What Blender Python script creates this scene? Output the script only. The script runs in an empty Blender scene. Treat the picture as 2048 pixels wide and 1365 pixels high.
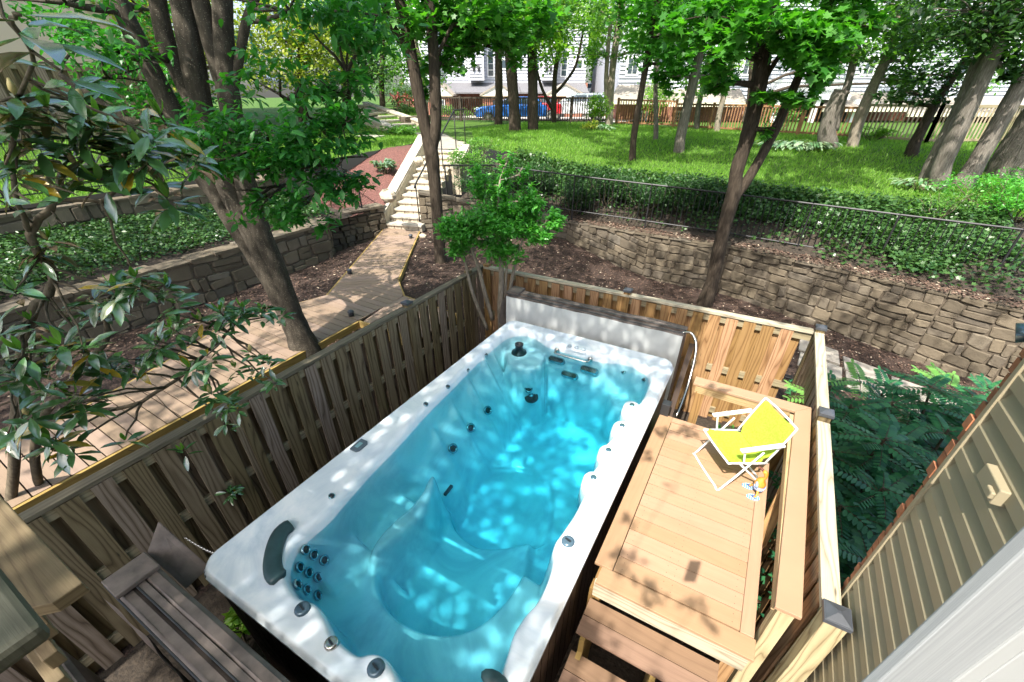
import bpy, math, random
import numpy as np
from mathutils import Vector, Matrix
R=math.radians
random.seed(7); RNG=np.random.default_rng(7)
# ------------------------------------------------------------------ camera, sky, sun
F=851.0; PITCH=R(33.5); YAW=R(29.6); CY=746.0; CZ=4.15
sc=bpy.context.scene
COL=sc.collection
cam=bpy.data.cameras.new('camera'); camo=bpy.data.objects.new('camera',cam); COL.objects.link(camo)
camo.location=(0,0,CZ); camo.rotation_euler=(math.pi/2-PITCH,0,YAW)
cam.sensor_width=36; cam.lens=F/2048*36; cam.shift_y=(CY-682.5)/2048
cam.clip_start=0.02; cam.clip_end=600; sc.camera=camo
w=bpy.data.worlds.new('World'); sc.world=w; w.use_nodes=True
nt=w.node_tree; sky=nt.nodes.new('ShaderNodeTexSky'); sky.sky_type='NISHITA'; sky.sun_disc=False
sky.sun_elevation=R(54); sky.sun_rotation=R(180); sky.air_density=1.0; sky.dust_density=3.5
bg=nt.nodes['Background']; bg.inputs[1].default_value=0.15
nt.links.new(sky.outputs[0],bg.inputs[0])
sun=bpy.data.lights.new('sun','SUN'); sun.energy=3.6; sun.angle=R(0.53); sun.color=(1,0.95,0.87)
suno=bpy.data.objects.new('sun',sun); COL.objects.link(suno)
SUND=Vector((0.03,0.59,-0.81)).normalized()          # the way the light travels
suno.rotation_euler=SUND.to_track_quat('-Z','Y').to_euler()
vs=sc.view_settings; vs.view_transform='Standard'; vs.look='None'; vs.exposure=1.55; vs.gamma=1; vs.use_curve_mapping=False
sc.render.engine='CYCLES'
cy=sc.cycles; cy.max_bounces=7; cy.diffuse_bounces=4; cy.glossy_bounces=3; cy.transmission_bounces=4; cy.transparent_max_bounces=10; cy.volume_bounces=0
cy.use_denoising=True; cy.sample_clamp_indirect=6
cP,sP=math.cos(PITCH),math.sin(PITCH); cY,sY=math.cos(YAW),math.sin(YAW)

def ray(x,y):
    a=(x-1024)/F; b=-(y-CY)/F
    fw=cP+b*sP; up=-sP+b*cP
    return np.array([a*cY-fw*sY, a*sY+fw*cY, up])
def W(x,y,z):
    """world point seen at photo pixel x,y lying at height z"""
    r=ray(x,y); t=(z-CZ)/r[2]; return Vector((r[0]*t,r[1]*t,z))
def PL(x,y,d):
    """world point seen at photo pixel x,y at horizontal distance d along the viewing direction"""
    r=ray(x,y); f=-r[0]*sY+r[1]*cY; t=d/f; return Vector((r[0]*t,r[1]*t,CZ+r[2]*t))
def fdepth(p): return -p[0]*sY+p[1]*cY
def onto(x,y,fn,z0=2.2):
    z=z0
    for _ in range(12):
        p=W(x,y,z); z=0.5*z+0.5*fn(p.x,p.y)
    return W(x,y,z)

# ------------------------------------------------------------------ mesh helpers
class MB:
    def __init__(s): s.v=[];s.f=[];s.uv=[];s.m=[];s.k=0;s.mi=0
    def quad(s,a,b,c,d,uvs=None):
        i=len(s.v); s.v+=[tuple(a),tuple(b),tuple(c),tuple(d)]; s.f.append((i,i+1,i+2,i+3))
        s.uv.append(uvs or [(0,0)]*4); s.m.append(s.mi)
    def face(s,pts,uvs=None):
        i=len(s.v); s.v+=[tuple(p) for p in pts]; s.f.append(tuple(range(i,i+len(pts)))); s.uv.append(uvs or [(0,0)]*len(pts)); s.m.append(s.mi)
    def prismoid(s,bot,top,grain=None):
        """bot, top: same-length loops of points (bottom ccw seen from above)"""
        n=len(bot); i=len(s.v); s.v+=[tuple(p) for p in bot]+[tuple(p) for p in top]; s.k+=1
        def add(ix,uv=None): s.f.append(tuple(ix)); s.uv.append(uv or [(0,0)]*len(ix)); s.m.append(s.mi)
        add([i+j for j in range(n-1,-1,-1)]); add([i+n+j for j in range(n)])
        for j in range(n):
            q=(j+1)%n; add([i+j,i+q,i+n+q,i+n+j])
    def board(s,p0,p1,wd,th,up=(0,0,1),bev=0.0):
        """a board from p0 to p1, wd wide, th thick along up; p0,p1 on its centre line"""
        p0=Vector(p0);p1=Vector(p1); d=(p1-p0); L=d.length; d.normalize(); up=Vector(up)
        up=(up-d*up.dot(d)).normalized(); sd=d.cross(up).normalized()
        s.k+=1; ku=random.random()*40; kv=s.k*3.0+0.2
        i=len(s.v)
        c=[(-.5,-.5),(.5,-.5),(.5,.5),(-.5,.5)]
        for P_ in (p0,p1):
            for a,b in c: s.v.append(tuple(P_+sd*(a*wd)+up*(b*th)))
        fs=[((0,1,2,3),None),((7,6,5,4),None)]
        for j in range(4):
            q=(j+1)%4
            per=[0,wd,wd+th,2*wd+th,2*wd+2*th]
            fs.append(((j,4+j,4+q,q),[(ku,kv+per[j]),(ku+L,kv+per[j]),(ku+L,kv+per[j+1]),(ku,kv+per[j+1])]))
        for ix,uv in fs:
            s.f.append(tuple(i+t for t in ix)); s.m.append(s.mi)
            s.uv.append(uv or [(ku,kv),(ku,kv+wd),(ku+th,kv+wd),(ku+th,kv)])
    def box(s,x0,x1,y0,y1,z0,z1):
        s.prismoid([(x0,y0,z0),(x1,y0,z0),(x1,y1,z0),(x0,y1,z0)],[(x0,y0,z1),(x1,y0,z1),(x1,y1,z1),(x0,y1,z1)])
    def tube(s,pts,rad,n=8,cap=True):
        pts=[Vector(p) for p in pts]; N=len(pts)
        if not hasattr(rad,'__len__'): rad=[rad]*N
        i0=len(s.v); prev=None; acc=0; s.k+=1
        for k in range(N):
            if k==0: t=pts[1]-pts[0]
            elif k==N-1: t=pts[-1]-pts[-2]
            else: t=(pts[k+1]-pts[k]).normalized()+(pts[k]-pts[k-1]).normalized()
            t.normalize()
            if prev is None:
                a=Vector((1,0,0)) if abs(t.x)<0.8 else Vector((0,1,0)); u=(a-t*a.dot(t)).normalized()
            else: u=(prev-t*prev.dot(t)).normalized()
            prev=u; v=t.cross(u)
            for j in range(n):
                an=2*math.pi*j/n; s.v.append(tuple(pts[k]+(u*math.cos(an)+v*math.sin(an))*rad[k]))
        for k in range(N-1):
            l=(pts[k+1]-pts[k]).length
            for j in range(n):
                q=(j+1)%n
                s.f.append((i0+k*n+j,i0+k*n+q,i0+(k+1)*n+q,i0+(k+1)*n+j)); s.m.append(s.mi)
                s.uv.append([(acc,j/n*.5),(acc,(j+1)/n*.5),(acc+l,(j+1)/n*.5),(acc+l,j/n*.5)])
            acc+=l
        if cap:
            s.f.append(tuple(i0+j for j in range(n-1,-1,-1))); s.uv.append([(0,0)]*n); s.m.append(s.mi)
            s.f.append(tuple(i0+(N-1)*n+j for j in range(n))); s.uv.append([(0,0)]*n); s.m.append(s.mi)
    def lathe(s,c,axis,prof,n=16):
        """prof: list of (radius, height along axis) from centre c"""
        c=Vector(c); ax=Vector(axis).normalized(); a=Vector((1,0,0)) if abs(ax.x)<.8 else Vector((0,1,0))
        u=(a-ax*a.dot(ax)).normalized(); v=ax.cross(u); i0=len(s.v); N=len(prof)
        for r_,h in prof:
            for j in range(n):
                an=2*math.pi*j/n; s.v.append(tuple(c+ax*h+(u*math.cos(an)+v*math.sin(an))*r_))
        for k in range(N-1):
            for j in range(n):
                q=(j+1)%n; s.f.append((i0+k*n+j,i0+k*n+q,i0+(k+1)*n+q,i0+(k+1)*n+j)); s.uv.append([(0,0)]*4); s.m.append(s.mi)
        s.f.append(tuple(i0+(N-1)*n+j for j in range(n))); s.uv.append([(0,0)]*n); s.m.append(s.mi)
        s.f.append(tuple(i0+j for j in range(n-1,-1,-1))); s.uv.append([(0,0)]*n); s.m.append(s.mi)
    def ell(s,c,rx,ry,rz,rot=None,nu=12,nv=8):
        c=Vector(c); i0=len(s.v); rot=rot or Matrix.Identity(3)
        for k in range(nv+1):
            th=math.pi*k/nv
            for j in range(nu):
                ph=2*math.pi*j/nu
                s.v.append(tuple(c+rot@Vector((rx*math.sin(th)*math.cos(ph),ry*math.sin(th)*math.sin(ph),rz*math.cos(th)))))
        for k in range(nv):
            for j in range(nu):
                q=(j+1)%nu; s.f.append((i0+k*nu+j,i0+(k+1)*nu+j,i0+(k+1)*nu+q,i0+k*nu+q)); s.uv.append([(0,0)]*4); s.m.append(s.mi)
    def build(s,name,mats,parent=None,smooth=False,loc=None,bevel=0):
        me=bpy.data.meshes.new(name)
        o=Vector(loc) if loc is not None else (Vector(parent['_o']) if parent is not None else Vector((0,0,0)))
        vv=np.array(s.v,dtype=np.float64)-np.array(o)
        me.from_pydata(vv.tolist(),[],s.f)
        uvl=me.uv_layers.new(name='UVMap'); flat=[c for f in s.uv for p in f for c in p]
        uvl.data.foreach_set('uv',flat)
        if not isinstance(mats,(list,tuple)): mats=[mats]
        for m in mats: me.materials.append(m)
        if len(mats)>1: me.polygons.foreach_set('material_index',s.m)
        if smooth: me.polygons.foreach_set('use_smooth',[True]*len(me.polygons))
        me.update()
        ob=bpy.data.objects.new(name,me); COL.objects.link(ob)
        if parent is not None: ob.parent=parent
        if loc is not None: ob.location=loc
        if parent is not None: ob['_o']=tuple(o)
        else: ob['_o']=tuple(o)
        if bevel:
            md=ob.modifiers.new('bevel','BEVEL'); md.width=bevel; md.segments=2; md.limit_method='ANGLE'; md.angle_limit=R(50)
        return ob
def np_mesh(name,V,Fs,n,mat,parent=None,smooth=False,off=None,uv=None):
    """V (N,3), Fs (M,n)"""
    me=bpy.data.meshes.new(name)
    o=np.array(parent['_o']) if parent is not None else np.zeros(3)
    if off is not None: o=np.array(off)
    V=V-o
    me.vertices.add(len(V)); me.vertices.foreach_set('co',V.astype(np.float32).ravel())
    M=len(Fs); me.loops.add(M*n); me.loops.foreach_set('vertex_index',Fs.astype(np.int32).ravel())
    me.polygons.add(M); me.polygons.foreach_set('loop_start',np.arange(M,dtype=np.int32)*n)
    if smooth: me.polygons.foreach_set('use_smooth',np.ones(M,dtype=bool))
    me.update(calc_edges=True); me.materials.append(mat)
    ob=bpy.data.objects.new(name,me); COL.objects.link(ob)
    if parent is not None: ob.parent=parent
    ob['_o']=tuple(float(t) for t in o)
    return ob
def thing(name,label,cat,loc,group=None):
    o=bpy.data.objects.new(name,None); COL.objects.link(o); o.location=loc; o['_o']=tuple(loc)
    o.empty_display_size=.1
    tag(o,label,cat,group); return o
def tag(o,label=None,cat=None,group=None,kind=None):
    if label: o['label']=label
    if cat: o['category']=cat
    if group: o['group']=group
    if kind: o['kind']=kind
    return o
def copy_tree(o,loc,rotz=None,label=None,parent=None):
    c=o.copy(); COL.objects.link(c)
    if parent is not None: c.parent=parent
    else:
        c.location=loc
        if rotz is not None: c.rotation_euler=(0,0,rotz)
        if label: c['label']=label
    for ch in o.children: copy_tree(ch,None,parent=c)
    return c

# ------------------------------------------------------------------ materials
class NT:
    def __init__(s,name):
        s.mat=bpy.data.materials.new(name); s.mat.use_nodes=True; s.t=s.mat.node_tree; s.n=s.t.nodes; s.b=s.n['Principled BSDF']; s.out=s.n['Material Output']
    def new(s,ty,**kw):
        nd=s.n.new(ty)
        for k,v in kw.items():
            if hasattr(nd,k): setattr(nd,k,v)
        return nd
    def link(s,a,b): s.t.links.new(a,b)
    def coord(s,kind='Object',scale=(1,1,1),rot=(0,0,0)):
        tc=s.new('ShaderNodeTexCoord'); mp=s.new('ShaderNodeMapping'); mp.inputs['Scale'].default_value=scale; mp.inputs['Rotation'].default_value=rot
        s.link(tc.outputs[kind],mp.inputs[0]); return mp.outputs[0]
    def noise(s,vec,scale=5,detail=4,rough=.55,dist=0):
        nd=s.new('ShaderNodeTexNoise'); nd.inputs['Scale'].default_value=scale; nd.inputs['Detail'].default_value=detail; nd.inputs['Roughness'].default_value=rough; nd.inputs['Distortion'].default_value=dist
        if vec is not None: s.link(vec,nd.inputs['Vector'])
        return nd.outputs['Fac']
    def ramp(s,fac,stops):
        r=s.new('ShaderNodeValToRGB'); s.link(fac,r.inputs[0]); e=r.color_ramp.elements
        while len(e)>len(stops): e.remove(e[-1])
        while len(e)<len(stops): e.new(1)
        for el,(p,c) in zip(e,stops): el.position=p; el.color=(*c,1) if len(c)==3 else c
        return r.outputs[0]
    def mix(s,fac,a,b,mode='MIX'):
        m=s.new('ShaderNodeMix'); m.data_type='RGBA'; m.blend_type=mode
        for sock,v in ((m.inputs[0],fac),(m.inputs[6],a),(m.inputs[7],b)):
            if isinstance(v,(int,float)): sock.default_value=v
            elif isinstance(v,tuple): sock.default_value=(*v,1) if len(v)==3 else v
            else: s.link(v,sock)
        return m.outputs[2]
    def math(s,op,a,b=0.0,c=None):
        m=s.new('ShaderNodeMath'); m.operation=op
        for i,v in enumerate((a,b,c)):
            if v is None: continue
            if isinstance(v,(int,float)): m.inputs[i].default_value=v
            else: s.link(v,m.inputs[i])
        return m.outputs[0]
    def bump(s,h,strength=.3,dist=.01):
        b=s.new('ShaderNodeBump'); b.inputs['Strength'].default_value=strength; b.inputs['Distance'].default_value=dist
        s.link(h,b.inputs['Height']); s.link(b.outputs[0],s.b.inputs['Normal'])
    def isl(s): return s.new('ShaderNodeNewGeometry').outputs['Random Per Island']
    def col(s,c):
        if isinstance(c,tuple): s.b.inputs['Base Color'].default_value=(*c,1)
        else: s.link(c,s.b.inputs['Base Color'])
        return s
    def set(s,rough=.6,metal=0,spec=.5,coat=0):
        s.b.inputs['Roughness'].default_value=rough; s.b.inputs['Metallic'].default_value=metal; s.b.inputs['Specular IOR Level'].default_value=spec; s.b.inputs['Coat Weight'].default_value=coat
        return s
def plain(name,c,rough=.6,metal=0,var=.15,scale=8,bump=0.0,spec=.5,coat=0,bd=.005):
    m=NT(name); n=m.noise(m.coord(),scale,5,.6)
    d=tuple(max(0,x*(1-var)) for x in c); e=tuple(min(1,x*(1+var)) for x in c)
    m.col(m.ramp(n,[(.3,d),(.7,e)])).set(rough,metal,spec,coat)
    if bump: m.bump(n,bump,bd)
    return m.mat
def wood(name,c0,c1,c2,rough=.75,grain=1.0,ringd=1.0,bump=.35,varboard=.35):
    m=NT(name); tc=m.new('ShaderNodeTexCoord'); uv=tc.outputs['UV']
    mp=m.new('ShaderNodeMapping'); mp.inputs['Scale'].default_value=(1.6,14,1); m.link(uv,mp.inputs[0])
    dist=m.noise(mp.outputs[0],.55,3,.5)
    # rings: bands across the board bent by low noise
    sp=m.new('ShaderNodeSeparateXYZ'); m.link(uv,sp.inputs[0])
    nz=m.noise(mp.outputs[0],.35,2,.5)
    ph=m.math('ADD',m.math('MULTIPLY',sp.outputs[1],60*ringd),m.math('MULTIPLY',nz,26*ringd))
    ring=m.math('ABSOLUTE',m.math('SINE',ph)); ring=m.math('POWER',ring,.6)
    mp2=m.new('ShaderNodeMapping'); mp2.inputs['Scale'].default_value=(6,220,1); m.link(uv,mp2.inputs[0])
    fine=m.noise(mp2.outputs[0],1,3,.6)
    fac=m.math('ADD',m.math('MULTIPLY',ring,.62*grain),m.math('MULTIPLY',fine,.5))
    colr=m.ramp(fac,[(.15,c0),(.55,c1),(.95,c2)])
    bid=m.math('FLOOR',m.math('DIVIDE',sp.outputs[1],3.0))
    wn=m.new('ShaderNodeTexWhiteNoise'); wn.noise_dimensions='1D'; m.link(bid,wn.inputs['W'])
    v=m.math('ADD',m.math('MULTIPLY',wn.outputs['Value'],varboard*2),1-varboard)
    cb=m.new('ShaderNodeCombineColor'); m.link(v,cb.inputs[0]); m.link(v,cb.inputs[1]); m.link(m.math('MULTIPLY',v,v),cb.inputs[2])
    c=m.mix(1.0,colr,cb.outputs[0],'MULTIPLY')
    blot=m.noise(m.coord('Object',(1,1,1)),3.0,4,.6)
    c=m.mix(m.math('MULTIPLY',blot,.45),c,tuple(x*.55 for x in c1),'MIX')
    # knots
    vo=m.new('ShaderNodeTexVoronoi'); mp3=m.new('ShaderNodeMapping'); mp3.inputs['Scale'].default_value=(1.5,9,1); m.link(uv,mp3.inputs[0]); m.link(mp3.outputs[0],vo.inputs['Vector']); vo.inputs['Scale'].default_value=1.3
    kn=m.ramp(vo.outputs['Distance'],[(.03,(1,1,1)),(.09,(0,0,0))])
    if grain>.5: c=m.mix(m.math('MULTIPLY',kn,.8),c,tuple(x*.35 for x in c0))
    m.col(c).set(rough,0,.35); m.bump(fac,bump,.004)
    return m.mat
def leafmat(name,c0,c1,rough=.45,trans=.4,tcol=None,under=None,spec=.5,yellow=None,gloss=0):
    m=NT(name); i=m.isl()
    stops=[(0,c0),(.85 if yellow else 1,c1)]
    if yellow: stops+= [(.93,c1),(.96,yellow)]
    c=m.ramp(i,stops)
    if under:
        g=m.new('ShaderNodeNewGeometry'); c=m.mix(g.outputs['Backfacing'],c,under)
    m.col(c).set(rough,0,spec)
    tr=m.new('ShaderNodeBsdfTranslucent'); mx=m.new('ShaderNodeMixShader'); mx.inputs[0].default_value=trans
    tc=m.mix(1.0,c,tcol or (1.6,1.9,.5),'MULTIPLY'); m.link(tc,tr.inputs[0])
    m.link(m.b.outputs[0],mx.inputs[1]); m.link(tr.outputs[0],mx.inputs[2]); m.link(mx.outputs[0],m.out.inputs[0])
    return m.mat
def bark(name,c0,c1,c2,sc=(14,14,3),bump=.6,spots=False):
    m=NT(name); v=m.coord('Object',sc); n=m.noise(v,1.6,6,.65,.4)
    n2=m.noise(m.coord('Object',(1,1,1)),2.2,3,.5)
    c=m.ramp(n,[(.3,c0),(.5,c1),(.72,c2)]); c=m.mix(m.math('MULTIPLY',n2,.6),c,tuple(x*.8 for x in c1))
    if spots:
        vo=m.new('ShaderNodeTexVoronoi'); m.link(m.coord(),vo.inputs['Vector']); vo.inputs['Scale'].default_value=55
        k=m.ramp(vo.outputs['Distance'],[(.13,(1,1,1)),(.2,(0,0,0))]); c=m.mix(m.math('MULTIPLY',k,.55),c,(.36,.33,.25))
    m.col(c).set(.9,0,.2); m.bump(n,bump,.03); return m.mat
M={}
M['fence']=wood('weathered_fence_wood',(.03,.02,.011),(.165,.12,.07),(.30,.235,.15),varboard=.3)
M['fencenew']=wood('fresh_pine',(.10,.045,.018),(.30,.165,.07),(.44,.27,.125),varboard=.3)
M['rail']=wood('pale_rail_wood',(.16,.12,.075),(.36,.30,.2),(.5,.43,.31),grain=.6,varboard=.15)
M['capwood']=wood('grey_cap_wood',(.07,.06,.045),(.2,.17,.13),(.3,.26,.2),grain=.5,varboard=.2)
M['capwhite']=wood('bleached_wood',(.2,.14,.085),(.5,.44,.35),(.68,.62,.52),grain=.7,varboard=.15)
M['postwood']=wood('post_wood',(.14,.075,.03),(.45,.36,.22),(.6,.52,.34),grain=1,varboard=.15,bump=.6)
M['deck']=wood('tan_composite',(.36,.215,.125),(.43,.275,.17),(.49,.325,.205),grain=.25,ringd=.6,bump=.12,varboard=.08,rough=.6)
M['step']=wood('brown_composite',(.16,.095,.06),(.27,.17,.11),(.36,.235,.155),grain=.3,ringd=.8,bump=.25,varboard=.1,rough=.6)
M['walk']=wood('taupe_composite',(.22,.155,.11),(.33,.24,.175),(.42,.31,.23),grain=.2,ringd=.6,bump=.1,varboard=.08,rough=.65)
M['fascia']=wood('yellow_treated_wood',(.22,.13,.035),(.38,.265,.085),(.5,.37,.14),grain=.5,varboard=.1)
M['apron']=wood('pale_pine',(.28,.17,.07),(.46,.33,.17),(.58,.45,.27),grain=.6,varboard=.08)
M['railold']=wood('old_rail_wood',(.09,.06,.035),(.20,.15,.09),(.28,.22,.14),grain=.5,varboard=.12)
M['railgrey']=wood('mossy_cap_wood',(.06,.06,.045),(.11,.11,.085),(.16,.16,.13),grain=.4,varboard=.1)
M['black']=plain('black_plastic',(.025,.027,.03),.5,var=.3)
M['cap']=plain('dark_post_cap',(.06,.065,.075),.45,var=.2)
M['iron']=plain('black_iron',(.02,.02,.022),.5,.3,var=.2)
M['steel']=plain('brushed_steel',(.5,.48,.44),.25,1,var=.1)
M['jetm']=plain('dark_chrome',(.25,.4,.45),.22,.9,var=.1)
M['jetd']=plain('jet_black',(.015,.02,.025),.35,var=.2)
M['cabinet']=wood('espresso_cabinet',(.035,.022,.016),(.08,.05,.036),(.12,.08,.058),grain=.2,varboard=.1,rough=.5,bump=.2)
M['cover']=plain('brown_vinyl_cover',(.115,.092,.078),.6,var=.45,scale=7,bump=.6,bd=.004)
M['coverline']=plain('grey_cover_liner',(.52,.54,.53),.65,var=.1,scale=2,bump=.25,bd=.02)
M['white']=plain('white_paint',(.75,.76,.76),.5,var=.04)
M['mulch']=plain('mulch',(.045,.026,.018),.95,var=.8,scale=38,bump=1.0,bd=.03)
M['chip']=leafmat('mulch_chip',(.05,.028,.02),(.16,.10,.07),rough=.9,trans=0.0,yellow=(.42,.34,.25))
M['redmulch']=plain('red_mulch',(.13,.055,.045),.95,var=.6,scale=30,bump=1.0,bd=.03)
M['pave']=plain('flagstone',(.30,.27,.23),.8,var=.25,scale=5,bump=.2)
M['concrete']=plain('concrete',(.42,.40,.36),.85,var=.15,scale=6,bump=.15)
M['asphalt']=plain('asphalt',(.06,.06,.06),.9,var=.2,scale=20)
M['soil']=plain('dark_soil',(.035,.026,.018),.95,var=.6,scale=25,bump=.8,bd=.02)
def stonemat():
    m=NT('fieldstone'); i=m.isl(); n=m.noise(m.coord(),16,6,.65); n2=m.noise(m.coord(),3,3,.5)
    c=m.ramp(i,[(0,(.055,.046,.035)),(.35,(.115,.092,.064)),(.6,(.09,.078,.066)),(.85,(.18,.145,.10)),(1,(.14,.127,.108))])
    c=m.mix(m.math('MULTIPLY',n,.55),c,(.075,.06,.045)); c=m.mix(m.math('MULTIPLY',n2,.35),c,(.30,.25,.17))
    m.col(c).set(.9,0,.25); m.bump(n,.7,.02); return m.mat
M['stone']=stonemat()
M['stonepale']=plain('pale_stone',(.42,.36,.27),.85,var=.3,scale=9,bump=.5,bd=.01)
M['mortar']=plain('mortar',(.10,.08,.057),.95,var=.3,scale=20,bump=.4)
M['tread']=plain('flag_tread',(.42,.385,.32),.8,var=.18,scale=7,bump=.3)
def grassmat():
    m=NT('lawn_grass'); n=m.noise(m.coord(),1.2,4,.6); n2=m.noise(m.coord(),40,3,.6)
    c=m.ramp(n,[(.3,(.045,.10,.012)),(.6,(.075,.15,.02)),(.8,(.13,.17,.035))]); c=m.mix(m.math('MULTIPLY',n2,.6),c,(.03,.06,.01))
    m.col(c).set(.85,0,.2); m.bump(n2,.8,.03); return m.mat
M['grass']=grassmat()
M['blade']=leafmat('grass_blade',(0.092,0.219,0.022),(0.219,0.383,0.055),rough=.6,trans=.45)
M['maple']=leafmat('maple_leaf',(0.031,0.145,0.017),(0.085,0.272,0.031),rough=.45,trans=.45)
M['zelk']=leafmat('oval_leaf',(0.022,0.135,0.022),(0.063,0.243,0.040),rough=.4,trans=.4)
M['bright']=leafmat('bright_leaf',(0.084,0.224,0.017),(0.224,0.364,0.042),rough=.5,trans=.45)
M['yell']=leafmat('yellow_green_leaf',(.13,.2,.02),(.32,.34,.06),rough=.5,trans=.4)
M['mid']=leafmat('mid_leaf',(0.059,0.167,0.036),(0.156,0.313,0.059),rough=.5,trans=.4)
M['dark']=leafmat('dark_leaf',(0.016,0.052,0.016),(0.046,0.111,0.029),rough=.45,trans=.3)
M['blueg']=leafmat('blue_green_leaf',(.09,.16,.11),(.2,.3,.2),rough=.55,trans=.3)
M['ivy']=leafmat('ivy_leaf',(0.018,0.062,0.015),(0.073,0.156,0.042),rough=.35,trans=.2)
M['mag']=leafmat('magnolia_leaf',(0.032,0.106,0.032),(0.072,0.186,0.049),rough=.25,trans=.12,under=(.10,.085,.03),spec=1.0,yellow=(.45,.30,.02))
M['mag'].node_tree.nodes['Principled BSDF'].inputs['Coat Weight'].default_value=1; M['mag'].node_tree.nodes['Principled BSDF'].inputs['Coat IOR'].default_value=1.65; M['mag'].node_tree.nodes['Principled BSDF'].inputs['Coat Roughness'].default_value=.15
M['magnew']=leafmat('magnolia_new_leaf',(.08,.2,.03),(.13,.28,.04),rough=.25,trans=.3)
M['mah']=leafmat('mahonia_leaf',(.014,.095,.045),(.055,.21,.075),rough=.38,trans=.28,spec=.4)
M['mahnew']=leafmat('mahonia_new_leaf',(.12,.3,.06),(.2,.4,.1),rough=.4,trans=.35)
M['crape']=leafmat('crape_leaf',(0.056,0.225,0.037),(0.131,0.413,0.066),rough=.35,trans=.4)
M['hosta']=leafmat('hosta_leaf',(.06,.16,.06),(.3,.4,.25),rough=.4,trans=.2)
M['rose']=leafmat('rose_flower',(.5,.05,.09),(.6,.2,.2),rough=.6,trans=.2)
M['bark1']=bark('smooth_grey_bark',(.022,.018,.013),(.062,.052,.039),(.10,.086,.067),(10,10,4),.5,True)
M['bark2']=bark('brown_bark',(.018,.014,.010),(.055,.042,.03),(.115,.092,.068),(22,22,4),.8)
M['bark3']=bark('ridged_bark',(.05,.042,.035),(.17,.15,.125),(.32,.29,.25),(26,26,3),1.0)
M['bark4']=bark('pale_bark',(.12,.10,.075),(.26,.22,.17),(.4,.36,.28),(14,14,5),.6)
M['twig']=bark('twig_bark',(.05,.04,.03),(.11,.09,.06),(.18,.15,.11),(20,20,6),.4)
def siding(name,c,lap):
    m=NT(name); n=m.noise(m.coord('Object',(3,3,30)),4,3,.5); m.col(m.mix(m.math('MULTIPLY',n,.25),c,tuple(x*.8 for x in c))).set(.55); m.bump(n,.1,.003); return m.mat
M['olive']=siding('tan_siding',(.30,.255,.165),.1)
M['whites']=siding('white_siding',(.40,.42,.47),.1)
M['pinks']=siding('peach_siding',(.62,.48,.38),.1)
def brickmat():
    m=NT('red_brick'); b=m.new('ShaderNodeTexBrick'); mp=m.coord('Object',(1,1,1),(R(90),0,0)); 
    m.link(mp,b.inputs['Vector']); b.inputs['Scale'].default_value=4.6
    b.inputs['Color1'].default_value=(.30,.10,.055,1); b.inputs['Color2'].default_value=(.22,.075,.045,1); b.inputs['Mortar'].default_value=(.3,.25,.2,1); b.inputs['Mortar Size'].default_value=.015
    m.col(b.outputs[0]).set(.85); return m.mat
M['brick']=brickmat()
M['shingle']=plain('grey_shingle',(.13,.13,.14),.9,var=.35,scale=14,bump=.3)
M['shingletan']=plain('tan_shingle',(.27,.24,.2),.9,var=.3,scale=14,bump=.3)
M['glassd']=plain('window_glass',(.05,.07,.09),.08,var=.3,spec=.9)
M['cream']=plain('cream_trim',(.6,.56,.42),.6,var=.06)
# ------------------------------------------------------------------ leaves
T_RH=(np.array([[0,0,0],[.45,-.32,.07],[1,0,-.05],[.45,.32,.07]]),np.array([[0,1,2],[0,2,3]]))
T_OV=(np.array([[0,0,0],[.3,-.2,.05],[.7,-.17,.03],[1,0,-.08],[.7,.17,.03],[.3,.2,.05],[.3,0,0],[.7,0,-.02]]),np.array([[0,1,6],[1,2,7],[1,7,6],[2,3,7],[0,6,5],[6,7,5],[5,7,4],[7,3,4]]))
_m=[(0,0),(.12,-.22),(.02,-.5),(.32,-.3),(.62,-.52),(.6,-.2),(1,0),(.6,.2),(.62,.52),(.32,.3),(.02,.5),(.12,.22)]
T_MP=(np.array([[a,b,.1*abs(b)] for a,b in _m]+[[.35,0,0]]),np.array([[12,i,(i+1)%12] for i in range(12)]))
T_MAG=(np.array([[0,0,0],[.2,-.10,.03],[.5,-.16,.05],[.8,-.11,.0],[1,0,-.1],[.8,.11,0],[.5,.16,.05],[.2,.10,.03],[.2,0,0],[.5,0,.01],[.8,0,-.04]]),
  np.array([[0,1,8],[1,2,9],[1,9,8],[2,3,10],[2,10,9],[3,4,10],[0,8,7],[8,9,7],[7,9,6],[9,10,6],[6,10,5],[10,4,5]]))
def leaves(name,pts,dirs,ups,size,tmpl,mat,parent=None,off=None,smooth=False):
    """one leaf per row of pts; dirs=leaf axis, ups=approx normal, size array"""
    T,Fc=tmpl; n=len(pts)
    d=dirs/np.maximum(1e-6,np.linalg.norm(dirs,axis=1,keepdims=True))
    s=np.cross(ups,d); s/=np.maximum(1e-6,np.linalg.norm(s,axis=1,keepdims=True)); u=np.cross(d,s)
    V=pts[:,None,:]+size[:,None,None]*(T[None,:,0:1]*d[:,None,:]+T[None,:,1:2]*s[:,None,:]+T[None,:,2:3]*u[:,None,:])
    k=len(T); Fa=(Fc[None]+ (np.arange(n)*k)[:,None,None]).reshape(-1,3)
    return np_mesh(name,V.reshape(-1,3),Fa,3,mat,parent,smooth,off)
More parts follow.
